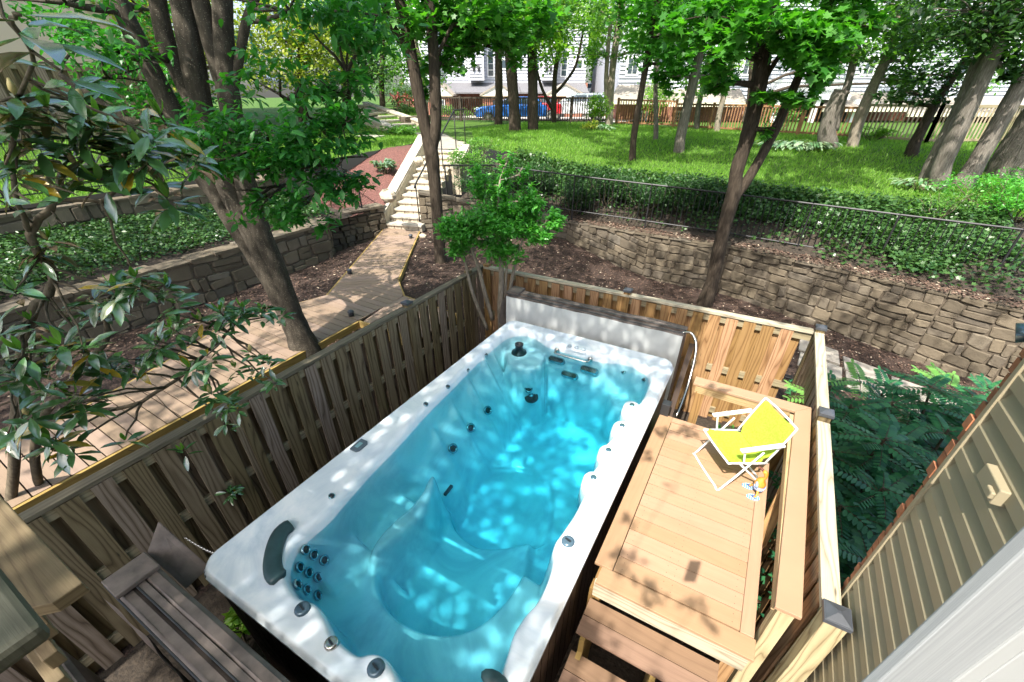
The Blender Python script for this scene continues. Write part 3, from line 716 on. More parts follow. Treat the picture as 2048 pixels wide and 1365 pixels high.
# ------------------------------------------------------------------ wooden fences
def board_fence(label,A,B,zt,zb=0.0,inner=1,mats=('fence','rail','capwood'),posts=(),capw=.1,cap=True,group=None,name='wooden_fence',step=.212,top_drop=.05,bw=.14):
    """inner=+1: near boards on the left side of A->B"""
    A=Vector((A[0],A[1],0));B=Vector((B[0],B[1],0)); d=(B-A); L=d.length; d.normalize(); n=Vector((-d.y,d.x,0))*inner
    t=thing(name,label,'fence',(A.x,A.y,zb),group); mb=MB(); x=.06; k=0
    while x<L-.05:
        for side,o in ((1,0),(-1,step/2)):
            xx=x+o
            if xx+bw/2>L: continue
            h=zt-top_drop+random.uniform(-.008,.004)-(0 if side>0 else .0); lean=random.uniform(-.006,.006)
            p=A+d*xx+n*(side*.032)
            q=p+d*lean
            mb.board((q.x,q.y,zb+.03),(p.x,p.y,h),bw+random.uniform(-.006,.004),.018,(n.x,n.y,0))
        x+=step
    mb.build('board_panel',M[mats[0]],t)
    for hz in (zt-.1,zb+(zt-zb)*.53,zb+.25):
        m2=MB(); a=A;b=B; m2.board((a.x,a.y,hz),(b.x,b.y,hz),.043,.088,(0,0,1)); m2.build('rail',M[mats[1]],t)
    if cap:
        m2=MB(); m2.board((A.x,A.y,zt-.02),(B.x,B.y,zt-.02),capw,.038,(0,0,1)); m2.build('top_rail',M[mats[2]],t,bevel=.004)
    for s,capd in posts:
        p=A+d*s; m2=MB(); m2.board((p.x,p.y,zb),(p.x,p.y,zt+.035),.095,.095,(n.x,n.y,0)); po=m2.build('post',M[mats[0]],t,bevel=.004)
        if capd:
            m2=MB(); a=.058; z=zt+.035
            m2.prismoid([(p.x-a,p.y-a,z),(p.x+a,p.y-a,z),(p.x+a,p.y+a,z),(p.x-a,p.y+a,z)],[(p.x-a,p.y-a,z+.03),(p.x+a,p.y-a,z+.03),(p.x+a,p.y+a,z+.03),(p.x-a,p.y+a,z+.03)])
            i=len(m2.v)-4; m2.v.append((p.x,p.y,z+.055)); 
            m2.f.pop(1); m2.uv.pop(1); m2.m.pop(1)
            for q in range(4): m2.f.append((i+q,i+(q+1)%4,i+4)); m2.uv.append([(0,0)]*3); m2.m.append(0)
            m2.build('post_cap',M['cap'],po)
    return t
ZF=1.70
board_fence('long grey weathered board fence between the spa and the boardwalk',(-3.88,-2.2),(-3.9,5.85),ZF,-.05,-1,posts=[(6.15,True),(3.7,False),(1.2,False),(7.62,False)])
board_fence('back board fence behind the upright spa cover, grey at left and fresh at right',(-3.85,5.84),(.93,5.88),ZF,-.1,-1,mats=('fencenew','rail','capwhite'),posts=[(2.45,True),(.05,False)])
board_fence('short right board fence with bleached top rail beside the tan bench',(.99,5.9),(.975,3.98),ZF,-.1,-1,mats=('fence','rail','capwhite'),posts=[(.02,True),(1.92,True)])
board_fence('near right board fence with bleached top rail between two black post caps',(.97,3.9),(.95,2.0),ZF,-.1,-1,mats=('fencenew','rail','capwhite'),posts=[])
# big corner post
p=Vector((.95,1.93,0)); t=thing('fence_post','pale knotty corner post with dark cap nearest the house siding','post',p)
mb=MB(); mb.board(p,(p.x,p.y,1.74),.11,.11,(0,1,0)); po=mb.build('post',M['postwood'],t,bevel=.005)
mb=MB(); a=.066; z=1.741; mb.prismoid([(p.x-a,p.y-a,z),(p.x+a,p.y-a,z),(p.x+a,p.y+a,z),(p.x-a,p.y+a,z)],[(p.x-a,p.y-a,z+.03),(p.x+a,p.y-a,z+.03),(p.x+a,p.y+a,z+.03),(p.x-a,p.y+a,z+.03)]); mb.prismoid([(p.x-a*.9,p.y-a*.9,z+.031),(p.x+a*.9,p.y-a*.9,z+.031),(p.x+a*.9,p.y+a*.9,z+.031),(p.x-a*.9,p.y+a*.9,z+.031)],[(p.x-.01,p.y-.01,z+.052),(p.x+.01,p.y-.01,z+.052),(p.x+.01,p.y+.01,z+.052),(p.x-.01,p.y+.01,z+.052)]); mb.build('post_cap',M['cap'],po,bevel=.003)
# gate latch on the fence corner
p=Vector((.86,5.86,1.1)); mb=MB(); mb.box(p.x-.04,p.x+.05,p.y-.07,p.y-.05,1.0,1.06); mb.tube([(p.x-.03,p.y-.08,1.03),(p.x+.06,p.y-.08,1.03)],.008,8); tag(mb.build('gate_latch',M['iron'],loc=p),'small black metal latch on the back fence beside the bench corner','latch')
# tall board fence up in the left yard
board_fence('tall board fence in the upper left yard below the peach house',(-13.8,-1),(-13.7,6.6),4.66,3.1,-1,mats=('fence','rail','capwood'),posts=[(2,False),(4.5,False),(7,False)],step=.26,bw=.16)
# ------------------------------------------------------------------ iron fences
def iron_fence(label,pts,h=.95,sp=.115,big=1.9,zb=None,name='iron_fence'):
    pts=[Vector(p) for p in pts]; t=thing(name,label,'fence',pts[0]-Vector((0,0,h)))
    m1=MB(); m1.tube(pts,.02,6); m1.build('top_rail',M['iron'],t); m2=MB(); m2.tube([p-Vector((0,0,h-.1)) for p in pts],.014,6); m2.build('bottom_rail',M['iron'],t)
    m3=MB(); s=0; nb=0
    for a,b in zip(pts,pts[1:]):
        L=(b-a).length; n=max(1,int(L/sp))
        for i in range(n):
            p=a.lerp(b,i/n); m3.tube([p-Vector((0,0,h-.05)),p],.009,4,False)
        k=max(1,round(L/big))
        for i in range(k+1):
            if i==k and b is not pts[-1]: continue
            p=a.lerp(b,i/k); m4=MB(); m4.board(p-Vector((0,0,h+.15)),p+Vector((0,0,.02)),.03,.03,(0,1,0)); m4.build('post',M['iron'],t)
    m3.build('baluster',M['iron'],t)
    return t
iron_fence('long black iron fence through the ivy above the right stone wall',[(-7.75,10.0,2.5),(-6.9,11.2,2.42),W(1150,352,2.33),W(1480,390,2.2),W(1800,430,2.18),W(2047,460,2.15),(7.6,9.0,2.1)])
iron_fence('black iron fence along the upper left lawn edge',[(-11.75,-3,3.45),(-11.75,1,3.45),(-11.7,4,3.42),(-11.2,7.6,3.35)])
iron_fence('short black iron fence left of the rubble wall and red mulch',[W(560,250,3.0),W(650,318,2.6),W(712,352,2.4)],h=.85)
# ------------------------------------------------------------------ black picket fences behind the lawn
def picket(label,pix,h,mat,sp=.13,pw=.05,group=None):
    pts=[onto(x,y,g_lawn,2.5) for x,y in pix]
    t=thing('picket_fence',label,'fence',pts[0],group); m=MB()
    for a,b in zip(pts,pts[1:]):
        L=(b-a).length; n=int(L/sp)
        for i in range(n):
            p=a.lerp(b,i/n); m.board(p+Vector((0,0,.06)),p+Vector((0,0,h-.04)),.045,.03,(0,1,0))
        k=max(1,round(L/2.2))
        for i in range(k+1):
            p=a.lerp(b,i/k); q=MB(); q.board(p-Vector((0,0,.1)),p+Vector((0,0,h+.06)),.11,.11,(0,1,0)); q.build('post',M[mat],t)
        for hz,th in ((.12,.07),(h-.03,.08)):
            q=MB(); q.board(a+Vector((0,0,hz)),b+Vector((0,0,hz)),.06,th,(0,0,1)); q.build('rail',M[mat],t)
    m.build('picket',M[mat],t); return t
M['darkwood']=plain('dark_stained_wood',(.045,.032,.022),.7,var=.3)
M['redwood']=plain('red_stained_wood',(.26,.13,.06),.75,var=.3)
picket('dark picket fence between the lawn and the parked cars',[(800,243),(850,242),(1000,245),(1215,247)],1.2,'darkwood')
picket('reddish picket fence behind the two thin trees right of the shrub',[(1232,250),(1345,255)],1.15,'redwood')
picket('low dark picket fence in shade in front of the white apartment block',[(1345,256),(1500,266),(1700,278)],1.05,'redwood')
picket('tan picket fence at the far right behind the leaning trunks',[(1700,278),(1850,288),(1990,288),(2060,300)],1.15,'rail')
# ================================================================== SWIM SPA
SX0,SX1,SY0,SY1,SZ=-2.79,-.43,.40,4.86,1.40
WZ=SZ-.10
def rimp(px,py): p=W(px,py,SZ); return (p.x,p.y)
inner=[rimp(*q) for q in [(996,676),(1012,664),(1036,658),(1062,660),(1082,670),(1098,682),(1124,690),(1180,706),(1218,713),(1240,713),(1275,722),(1302,740),(1304,762),(1286,800),
 (1272,812),(1258,812),(1254,836),(1244,846),(1232,852),(1228,872),(1214,886),(1208,893),(1206,918),(1194,932),(1186,942),(1180,972),(1168,992),(1154,1022),(1127,1062),(1110,1084),(1112,1118),(1098,1163),(1080,1198),(1052,1228),(1030,1262),(1018,1307),(1006,1340),
 (992,1400),(930,1440),(860,1420),(800,1375),(783,1335),(763,1307),(734,1305),(718,1314),(690,1295),(664,1272),(650,1241),(630,1205),(606,1198),(590,1192),(570,1160),(566,1130),(578,1098),(600,1070),(650,1030),(684,990),(740,928),(790,880),(851,812),(896,770),(935,730),(970,697)]]
inner=[(min(max(x,SX0+.13),SX1-.12),min(max(y,SY0+.14),SY1-.12)) for x,y in inner]
# chaikin
def chaikin(P_,k=2):
    for _ in range(k):
        Q=[]
        for i in range(len(P_)):
            a=P_[i];b=P_[(i+1)%len(P_)]; Q+=[(a[0]*.75+b[0]*.25,a[1]*.75+b[1]*.25),(a[0]*.25+b[0]*.75,a[1]*.25+b[1]*.75)]
        P_=Q
    return P_
inner=chaikin(inner,1)
def poly_sd(X,Y,poly):
    d=np.full(X.shape,1e9); ins=np.zeros(X.shape,bool); n=len(poly)
    for i in range(n):
        ax,ay=poly[i];bx,by=poly[(i+1)%n]; ex,ey=bx-ax,by-ay; L=ex*ex+ey*ey+1e-12
        t=np.clip(((X-ax)*ex+(Y-ay)*ey)/L,0,1); d=np.minimum(d,np.hypot(X-ax-t*ex,Y-ay-t*ey))
        c=((ay>Y)!=(by>Y)); 
        with np.errstate(divide='ignore',invalid='ignore'): xi=(bx-ax)*(Y-ay)/(by-ay+1e-15)+ax
        ins^=c&(X<xi)
    return np.where(ins,d,-d)
st=.0135
nx=int((SX1-SX0)/st)+1; ny=int((SY1-SY0)/st)+1
gx=np.linspace(SX0,SX1,nx); gy=np.linspace(SY0,SY1,ny); X,Y=np.meshgrid(gx,gy)
sdist=poly_sd(X,Y,inner)
def zone(pix,z): return poly_sd(X,Y,chaikin([tuple(W(a,b,z)[:2]) for a,b in pix],2))
def S(a,b,x): t=np.clip((x-a)/(b-a),0,1); return t*t*(3-2*t)
floor=np.full(X.shape,SZ-1.08)
def lay(fl,sd_,z,w_=.07): k=S(-w_,w_,sd_); return fl*(1-k)+np.minimum(np.maximum(fl,z),9)*k
# front half is shallower seats around a deep round footwell
fr=S(2.05,1.85,Y+(X+1.6)*.10)
seat=np.full(X.shape,SZ-.58)
fl=floor*(1-fr)+seat*fr
bowl=zone([(752,1120),(768,1070),(830,1025),(868,975),(900,930),(1000,900),(1075,960),(1060,1090),(1018,1170),(950,1235),(865,1248),(790,1215),(756,1170)],SZ-.45)
k=S(-.035,.035,bowl); fl=fl*(1-k)+(SZ-.93)*k
sw=zone([(893,960),(900,1025),(930,1062),(968,1080),(1060,1068),(1110,1040),(1110,900),(900,900)],SZ-.8)
k=S(-.03,.03,sw); fl=fl*(1-k)+np.minimum(fl,SZ-1.14)*k
# shallow ledge between seat with jets and the bowl (the s-shaped ridge)
lsd=zone([(850,930),(880,925),(858,1010),(800,1060),(742,1105),(730,1080),(770,1030),(830,985)],SZ-.3)
k=S(-.06,.05,lsd); fl=np.maximum(fl,fl*(1-k)+(SZ-.40)*k)
# left-hand lounger slope
lx=(X-(-2.60)); sl=SZ-.16-np.clip(lx,0,2)*1.75; band=S(1.3,1.7,Y)*(S(4.4,4.1,Y))
flute=np.zeros(X.shape)
for yj in (2.62,3.02,3.42,3.83):
    flute+=.10*np.exp(-((Y-yj)/.055)**2)
fl=np.maximum(fl,(sl+flute*np.exp(-lx*1.5))*band+(-9)*(1-band))
lf=S(1.7,1.3,Y)*S(.55,.9,Y); fl=np.maximum(fl,(SZ-.12-np.clip(X+2.55,0,2)*1.0)*1-9*(1-lf)*1)
# back-left shelf, back-right seat
b1=zone([(1000,690),(1020,668),(1080,672),(1098,690),(1086,740),(1020,735)],SZ-.17); k=S(-.03,.02,b1); fl=np.maximum(fl,fl*(1-k)+(SZ-.2)*k)
b2=zone([(1205,772),(1232,722),(1310,740),(1300,800),(1256,830)],SZ-.4); k=S(-.02,.02,b2); fl=np.maximum(fl,fl*(1-k)+(SZ-.5)*k)
wall=np.clip(sdist,0,None)
zz=np.where(sdist>0, np.maximum(fl, SZ-.012-.05*S(0,.03,wall)-np.clip(wall-.012,0,None)*7.5), SZ)
zz=np.where(sdist>0,zz,SZ-.012*S(-.03,0,sdist))
# jet bumps on the rim (right and left)
BUMPR=[(1265,808),(1244,852),(1217,900),(1186,957)]
BUMPL=[(972,709),(935,740),(896,774),(852,810)]
# smooth
def blur(a,n):
    for _ in range(n):
        b=a.copy(); b[1:-1,1:-1]=(a[1:-1,1:-1]*4+a[:-2,1:-1]+a[2:,1:-1]+a[1:-1,:-2]+a[1:-1,2:])/8; a=b
    return a
zz=blur(zz,3)
# outer rim shape: rounded plan corners and a rolled edge
rr=.16; qx=np.maximum(np.abs(X-(SX0+SX1)/2)-((SX1-SX0)/2-rr),0); qy=np.maximum(np.abs(Y-(SY0+SY1)/2)-((SY1-SY0)/2-rr),0)
od=rr-np.hypot(qx,qy)     # >0 inside
zz=zz-.05*S(.04,-.0,od)**1.5
zz=zz+.016*S(.05,.10,od)*S(.19,.13,od)*0
V=np.stack([X,Y,zz],-1).reshape(-1,3)
keep=(od>=-.004)
Fq=[]
A_=np.arange(ny*nx).reshape(ny,nx)
ok=keep[:-1,:-1]&keep[1:,:-1]&keep[:-1,1:]&keep[1:,1:]
Fq=np.stack([A_[:-1,:-1][ok],A_[:-1,1:][ok],A_[1:,1:][ok],A_[1:,:-1][ok]],-1)
def shellmat():
    m=NT('marbled_acrylic'); v=m.coord('Object',(1,1,1)); n=m.noise(v,1.3,6,.62,1.6); n2=m.noise(m.coord('Object',(1,2.2,1),(0,0,.6)),3.2,5,.6,1.2)
    c=m.ramp(n,[(.36,(.52,.60,.67)),(.5,(.72,.77,.80)),(.62,(.86,.87,.87))]); c=m.mix(m.math('MULTIPLY',n2,.35),c,(.55,.60,.64))
    m.col(c).set(.16,0,.5,.3); return m.mat
spa=thing('swim_spa','big marbled white swim spa full of turquoise water between the fences','swim spa',(SX0,SY0,0))
shell=np_mesh('shell',V,Fq,4,shellmat(),spa,True)
# skirt under the lip
mb=MB(); loop=[]
for cx,cyy,a0 in ((SX1-rr,SY1-rr,0),(SX0+rr,SY1-rr,90),(SX0+rr,SY0+rr,180),(SX1-rr,SY0+rr,270)):
    for i in range(7): an=R(a0+15*i); loop.append((cx+rr*math.cos(an),cyy+rr*math.sin(an)))
def ring(loop,inset,z):
    cx=(SX0+SX1)/2;cyy=(SY0+SY1)/2; return [(cx+(x-cx)*(1-inset/1.18),cyy+(y-cyy)*(1-inset/2.23),z) for x,y in loop]
rs=[ring(loop,.0,SZ-.045),ring(loop,.0,SZ-.075),ring(loop,.02,SZ-.085)]
for a,b in zip(rs,rs[1:]):
    for i in range(len(a)): j=(i+1)%len(a); mb.quad(a[j],a[i],b[i],b[j])
mb.build('rim_lip',plain('acrylic_lip',(.62,.66,.69),.25,var=.05),spa,True)
mb=MB(); a=ring(loop,.025,SZ-.083); b=ring(loop,.025,0.02)
for i in range(len(a)):
    j=(i+1)%len(a); A=Vector(a[i]);B=Vector(a[j]); L=(B-A).length; n=max(1,round(L/.12))
    for q in range(n):
        p=A.lerp(B,(q+.04)/n); r_=A.lerp(B,(q+.96)/n) if n>1 else B; mb.k+=1; kv=mb.k*3+.2
        if n==1: p=A
        mb.quad((r_.x,r_.y,a[i][2]),(p.x,p.y,a[i][2]),(p.x,p.y,.02),(r_.x,r_.y,.02),[(0,kv+.12),(0,kv),(1.3,kv),(1.3,kv+.12)])
        if n>1:
            o2=A.lerp(B,(q+1.04)/n) if q<n-1 else B; c=((SX0+SX1)/2,(SY0+SY1)/2)
            ins=lambda t:(t.x+(c[0]-t.x)*.008,t.y+(c[1]-t.y)*.004)
            mb.quad((ins(o2)[0],ins(o2)[1],a[i][2]),(ins(r_)[0],ins(r_)[1],a[i][2]),(ins(r_)[0],ins(r_)[1],.02),(ins(o2)[0],ins(o2)[1],.02))
mb.build('cabinet',M['cabinet'],spa)
mb=MB(); a=ring(loop,.012,SZ-.086); b=ring(loop,.012,SZ-.125)
for i in range(len(a)): j=(i+1)%len(a); mb.quad(a[j],a[i],b[i],b[j])
mb.build('trim_band',plain('bronze_trim',(.20,.13,.09),.4,var=.1),spa,True)
# water: a closed body, surface with fresnel sheen, colour absorbed with depth
m=bpy.data.materials.new('spa_water'); m.use_nodes=True; nt_=m.node_tree; nt_.nodes.clear()
out=nt_.nodes.new('ShaderNodeOutputMaterial'); tr_=nt_.nodes.new('ShaderNodeBsdfTransparent'); gl=nt_.nodes.new('ShaderNodeBsdfGlossy'); gl.inputs['Roughness'].default_value=.03
fr_=nt_.nodes.new('ShaderNodeFresnel'); fr_.inputs[0].default_value=1.33; mx=nt_.nodes.new('ShaderNodeMixShader')
bp=nt_.nodes.new('ShaderNodeBump'); bp.inputs['Strength'].default_value=.25; bp.inputs['Distance'].default_value=.01; nz=nt_.nodes.new('ShaderNodeTexNoise'); nz.inputs['Scale'].default_value=9; tc_=nt_.nodes.new('ShaderNodeTexCoord')
L_=nt_.links.new; L_(tc_.outputs['Object'],nz.inputs['Vector']); L_(nz.outputs['Fac'],bp.inputs['Height']); L_(bp.outputs[0],gl.inputs['Normal']); L_(bp.outputs[0],fr_.inputs['Normal'])
tr_.inputs[0].default_value=(.80,.97,1,1)
L_(fr_.outputs[0],mx.inputs[0]); L_(tr_.outputs[0],mx.inputs[1]); L_(gl.outputs[0],mx.inputs[2]); L_(mx.outputs[0],out.inputs['Surface'])
va=nt_.nodes.new('ShaderNodeVolumeAbsorption'); va.inputs['Color'].default_value=(.0,.90,.985,1); va.inputs['Density'].default_value=1.0; L_(va.outputs[0],out.inputs['Volume'])
mb=MB(); mb.box(SX0+.1,SX1-.07,SY0+.08,SY1-.08,.12,WZ); wat=mb.build('water',m,spa)
# fittings
def fit(name,kind,p,ax,r_,parent=spa):
    mb=MB(); p=Vector(p); ax=Vector(ax).normalized(); mb.lathe(p-ax*.01,ax,[(r_,0),(r_,.012),(r_*.82,.02),(r_*.7,.016),(r_*.62,.008)],16); o=mb.build(name,M['jetm'],parent,True)
    mb=MB(); mb.lathe(p-ax*.01,ax,[(r_*.66,.009),(r_*.6,.0135),(r_*.3,.014),(r_*.22,.02),(r_*.1,.02)],14); mb.build('jet_nozzle',M['jetd'],o,True); return o
def zat(x,y):
    i=int(round((x-SX0)/(gx[1]-gx[0]))); j=int(round((y-SY0)/(gy[1]-gy[0]))); return zz[min(max(j,0),ny-1),min(max(i,0),nx-1)]
def onshell(px,py,z0=SZ):
    lo=None; t=.4; r_=ray(px,py); best=None
    for s in range(1200):
        z=SZ+.02-s*.001*1.1; p=W(px,py,z)
        if SX0<p.x<SX1 and SY0<p.y<SY1 and z<=zat(p.x,p.y): return p
    return W(px,py,z0)
def nrm(x,y,e=.03):
    n=Vector((zat(x-e,y)-zat(x+e,y),zat(x,y-e)-zat(x,y+e),2*e)); return n.normalized()
for px,py in [(607,1101),(624,1111),(645,1121),(595,1137),(613,1147),(632,1156),(590,1173),(609,1182),(631,1193)]:
    p=onshell(px,py); n=nrm(p.x,p.y,.08); n=(n+Vector((.5,.35,.5))).normalized(); fit('jet','',p+n*.025,n,.041)
for px,py in [(938,857),(972,822),(902,898)]:
    p=onshell(px,py); fit('jet','',p+Vector((.03,0,.02)),(.8,-.2,.55),.058)
for px,py in [(972,711),(935,741),(896,775),(852,810),(664,994)]:
    p=onshell(px,py); fit('jet','',p+Vector((0,0,.01)),(.35,-.05,.9),.027)
for (px,py) in [(1264,812),(1244,853),(1217,902),(1187,957)]:
    p=W(px,py,SZ); mb=MB(); c=Vector((p.x,p.y,SZ-.10)); mb.lathe(c,(0,0,1),[(.115,-.25),(.1,-.02),(.085,.085),(.07,.108),(.03,.115)],20); pod=mb.build('jet_pod',shell.data.materials[0],spa,True)
    mb=MB(); mb.lathe(c+Vector((0,-.005,.108)),(-.1,-.15,1),[(.03,0),(.028,.01),(.02,.014)],14); mb.build('jet',M['jetm'],pod,True)
for (px,py) in [(972,711),(935,741),(896,775)]:
    pass
for px,py,r_ in [(1246,748,.03),(1287,764,.03)]:
    p=onshell(px,py); fit('jet','',p+Vector((0,0,.03)),(-.2,-.5,.8),r_)
# knobs on the rim
for px,py,mt_,r_ in [(605,1219,'jetm',.048),(752,1337,'jetm',.05),(663,1288,'steel',.042),(1136,1084,'jetm',.048)]:
    p=W(px,py,SZ); mb=MB(); mb.lathe((p.x,p.y,SZ-.012),(0,0,1),[(r_*1.05,0),(r_,.022),(r_*.85,.032),(r_*.5,.034),(r_*.2,.03)],18); k_=mb.build('diverter_knob',M[mt_] if mt_=='steel' else plain('knob_blue_black',(.08,.13,.17),.2,.3,var=.2),spa,True)
    mb=MB(); mb.board((p.x-r_*.5,p.y+r_*.1,SZ+.022),(p.x+r_*.5,p.y-r_*.1,SZ+.022),.012,.012); mb.build('knob_grip',M['jetd'],k_)
for i,(px,py) in enumerate([(1139,694),(1153,697),(1167,701)]):
    p=W(px,py,SZ); mb=MB(); mb.lathe((p.x,p.y,SZ),(0,0,1),[(.03,0),(.028,.02),(.016,.03)],16); mb.build('air_valve',plain('valve_grey',(.35,.42,.46),.3,.2,var=.1),spa,True)
p=W(1153,698,SZ); mb=MB(); q=Vector((p.x,p.y,0)); mb.prismoid([(q.x-.14,q.y-.05,SZ-.01),(q.x+.14,q.y-.05,SZ-.01),(q.x+.13,q.y+.05,SZ-.01),(q.x-.13,q.y+.05,SZ-.01)],[(q.x-.135,q.y-.045,SZ+.002),(q.x+.135,q.y-.045,SZ+.002),(q.x+.125,q.y+.045,SZ+.002),(q.x-.125,q.y+.045,SZ+.002)]); mb.build('valve_plate',shell.data.materials[0],spa)
# grab bar
a=W(1112,700,SZ-.04);b=W(1176,722,SZ-.04); a=Vector((a.x,a.y-.03,SZ-.06)); b=Vector((b.x,a.y,SZ-.06)); y2=a.y+.09
mb=MB(); mb.tube([(a.x,y2,a.z),(a.x,a.y-.01,a.z),(a.x+.03,a.y-.03,a.z),(b.x-.03,a.y-.03,b.z),(b.x,a.y-.01,b.z),(b.x,y2,b.z)],.013,10)
mb.lathe((a.x,y2-.03,a.z),(0,-1,0),[(.036,0),(.03,.015)],14); mb.lathe((b.x,y2-.03,b.z),(0,-1,0),[(.036,0),(.03,.015)],14); mb.build('grab_bar',M['steel'],spa,True)
# suction grilles: long ovals on the end wall
def stad(mb,c,u,v,L,h,n=10):
    pts=[]
    for s in (1,-1):
        for i in range(n+1):
            an=math.pi*(-.5+i/n) if s>0 else math.pi*(.5+i/n); pts.append(c+u*(s*L/2+h/2*math.cos(an))+v*(h/2*math.sin(an)))
    return pts
for px,py in [(1114,721),(1179,741),(1140,751)]:
    p=onshell(px,py); n_=Vector((0,-.75,.66)); c=p+n_*.03; u=Vector((1,0,0)); v=n_.cross(u).normalized()
    mb=MB(); o=stad(mb,c,u,v,.15,.085); i_=stad(mb,c+n_*.02,u,v,.15,.055); back=stad(mb,c-n_*.03,u,v,.15,.095)
    for k_ in range(len(o)):
        j=(k_+1)%len(o); mb.quad(o[k_],o[j],i_[j],i_[k_]); mb.quad(back[k_],back[j],o[j],o[k_])
    gr=mb.build('grille_frame',M['jetm'],spa,True)
    mb=MB(); mb.face(stad(mb,c+n_*.012,u,v,.15,.058)); 
    for k_ in range(9): q=c+n_*.018+u*(-.085+.0212*k_); mb.board(q-v*.024,q+v*.024,.006,.006)
    mb.build('grille',M['jetd'],gr)
# big nozzle on the shelf, filter caps on the floor slope
p=onshell(1038,706); mb=MB(); p=p+Vector((0,0,.0)); mb.lathe(p,(0,0,1),[(.105,0),(.1,.02),(.06,.03),(.06,.045),(.052,.05),(.052,.11),(.058,.115),(.058,.14),(.045,.142),(.042,.1),(.01,.1)],22); mb.build('swim_nozzle',M['jetd'],spa,True)
p=onshell(1063,797); mb=MB(); mb.lathe(p,(0,-.2,1),[(.09,0),(.09,.03),(.06,.04),(.06,.05)],20); fc=mb.build('filter_cap',M['jetd'],spa,True); mb=MB(); mb.lathe(p+Vector((0,-.01,.05)),(0,-.2,1),[(.035,0),(.03,.02)],12); mb.build('cap_button',M['jetm'],fc,True)
p=onshell(1057,782); fit('jet','',p+Vector((0,0,.03)),(.2,-.3,.9),.055)
p=onshell(896,982); mb=MB(); mb.board(p+Vector((0,.07,.01)),p+Vector((.01,-.07,.01)),.03,.03); mb.build('drain_slot',M['jetd'],spa)
# neck pillow: curved dark cushion
arc=[W(x,y,SZ) for x,y in ((583,1052),(563,1068),(551,1095),(546,1125),(549,1148),(560,1160))]
arc,_=smoothpts([(p.x,p.y,SZ+.012) for p in arc],[1]*6,3)
mb=MB(); n=10; ii=len(mb.v)
for i,p in enumerate(arc):
    tt=i/(len(arc)-1); d=(arc[min(i+1,len(arc)-1)]-arc[max(i-1,0)]).normalized(); sdv=Vector((d.y,-d.x,0)); wv=.062*(1 if 0<i<len(arc)-1 else .8)
    for k_ in range(n):
        an=2*math.pi*k_/n; mb.v.append(tuple(p+sdv*(wv*math.copysign(abs(math.cos(an))**.7,math.cos(an)))+Vector((0,0,.03*math.copysign(abs(math.sin(an))**.7,math.sin(an))))))
for i in range(len(arc)-1):
    for k_ in range(n): q=(k_+1)%n; mb.f.append((i*n+k_,i*n+q,(i+1)*n+q,(i+1)*n+k_)); mb.uv.append([(0,0)]*4); mb.m.append(0)
mb.f.append(tuple(range(n-1,-1,-1))); mb.uv.append([(0,0)]*n); mb.m.append(0); mb.f.append(tuple((len(arc)-1)*n+k_ for k_ in range(n))); mb.uv.append([(0,0)]*n); mb.m.append(0)
mb.build('pillow',plain('dark_teal_foam',(.02,.05,.055),.45,var=.3),spa,True)
# small pillow at the near rim
p=W(990,1362,SZ); mb=MB(); mb.ell((p.x,p.y,SZ+.0),.09,.05,.03); mb.build('pillow',plain('dark_teal_foam2',(.02,.05,.055),.45,var=.3),spa,True)
# control panel
p=W(719,893,SZ); u=Vector((-.05,1,0)).normalized(); v=Vector((1,.05,0)); mb=MB(); q=[p+u*a+v*b for a,b in ((-.075,-.045),(-.075,.03),(-.05,.05),(.05,.05),(.075,.03),(.075,-.045))]
q=[Vector((a.x,a.y,SZ-.004)) for a in q][::-1]; mb.prismoid(q,[a+Vector((0,0,.024)) for a in q]); cp=mb.build('control_panel',plain('panel_grey',(.09,.12,.14),.3,var=.1),spa,bevel=.004)
mb=MB(); c=Vector((p.x,p.y,SZ+.021)); q=[c-u*.04-v*.018,c-u*.04+v*.02,c+u*.03+v*.02,c+u*.03-v*.018][::-1]; mb.prismoid(q,[a+Vector((0,0,.003)) for a in q]); mb.build('display',plain('panel_display',(.22,.38,.40),.15,var=.1),cp)
# chain hanging on the near right side
def chain(label,a,b,n):
    mb=MB(); a=Vector(a);b=Vector(b)
    for i in range(n):
        c=a.lerp(b,(i+.5)/n)-Vector((0,0,.08*math.sin(math.pi*(i+.5)/n))); d=(b-a).normalized(); s_=Vector((0,0,1)) if i%2 else d.cross(Vector((0,0,1))).normalized(); L=(b-a).length/n*.62
        mb.tube([c-d*L,c-d*L*.6+s_*.009,c+d*L*.6+s_*.009,c+d*L,c+d*L*.6-s_*.009,c-d*L*.6-s_*.009,c-d*L],.0026,4)
    tag(mb.build('chain',M['steel'],loc=a),label,'chain')
chain('thin steel chain hanging down the brown spa side near the front',(-.405,.93,1.31),(-.39,.45,.95),26)
chain('thin steel chain between the near left spa corner and the fence',(-3.8,.62,.75),(-2.79,.62,1.22),34)
# ================================================================== COVERS
def coverhalf(mb,x0,x1,y0,y1,z0,z1,slant=.0):
    """upright rounded slab"""
    r_=.025; L=[(y0,z0),(y1+slant*0,z0),(y1+slant,z1-r_),(y1+slant-r_,z1),(y0+slant+r_,z1),(y0+slant,z1-r_)]
    n=24
    for i in range(n):
        xa=x0+(x1-x0)*i/n; xb=x0+(x1-x0)*(i+1)/n
        for j in range(6):
            q=(j+1)%6; o1=.006*math.sin(xa*9+j); o2=.006*math.sin(xb*9+j)
            mb.quad((xa,L[j][0],L[j][1]+o1),(xb,L[j][0],L[j][1]+o2),(xb,L[q][0],L[q][1]+o2),(xa,L[q][0],L[q][1]+o1))
    mb.face([(x0,y,z) for y,z in L]); mb.face([(x1,y,z) for y,z in L[::-1]])
t=thing('spa_cover','folded brown and grey spa cover standing upright behind the spa','spa cover',(-2.95,5.05,0))
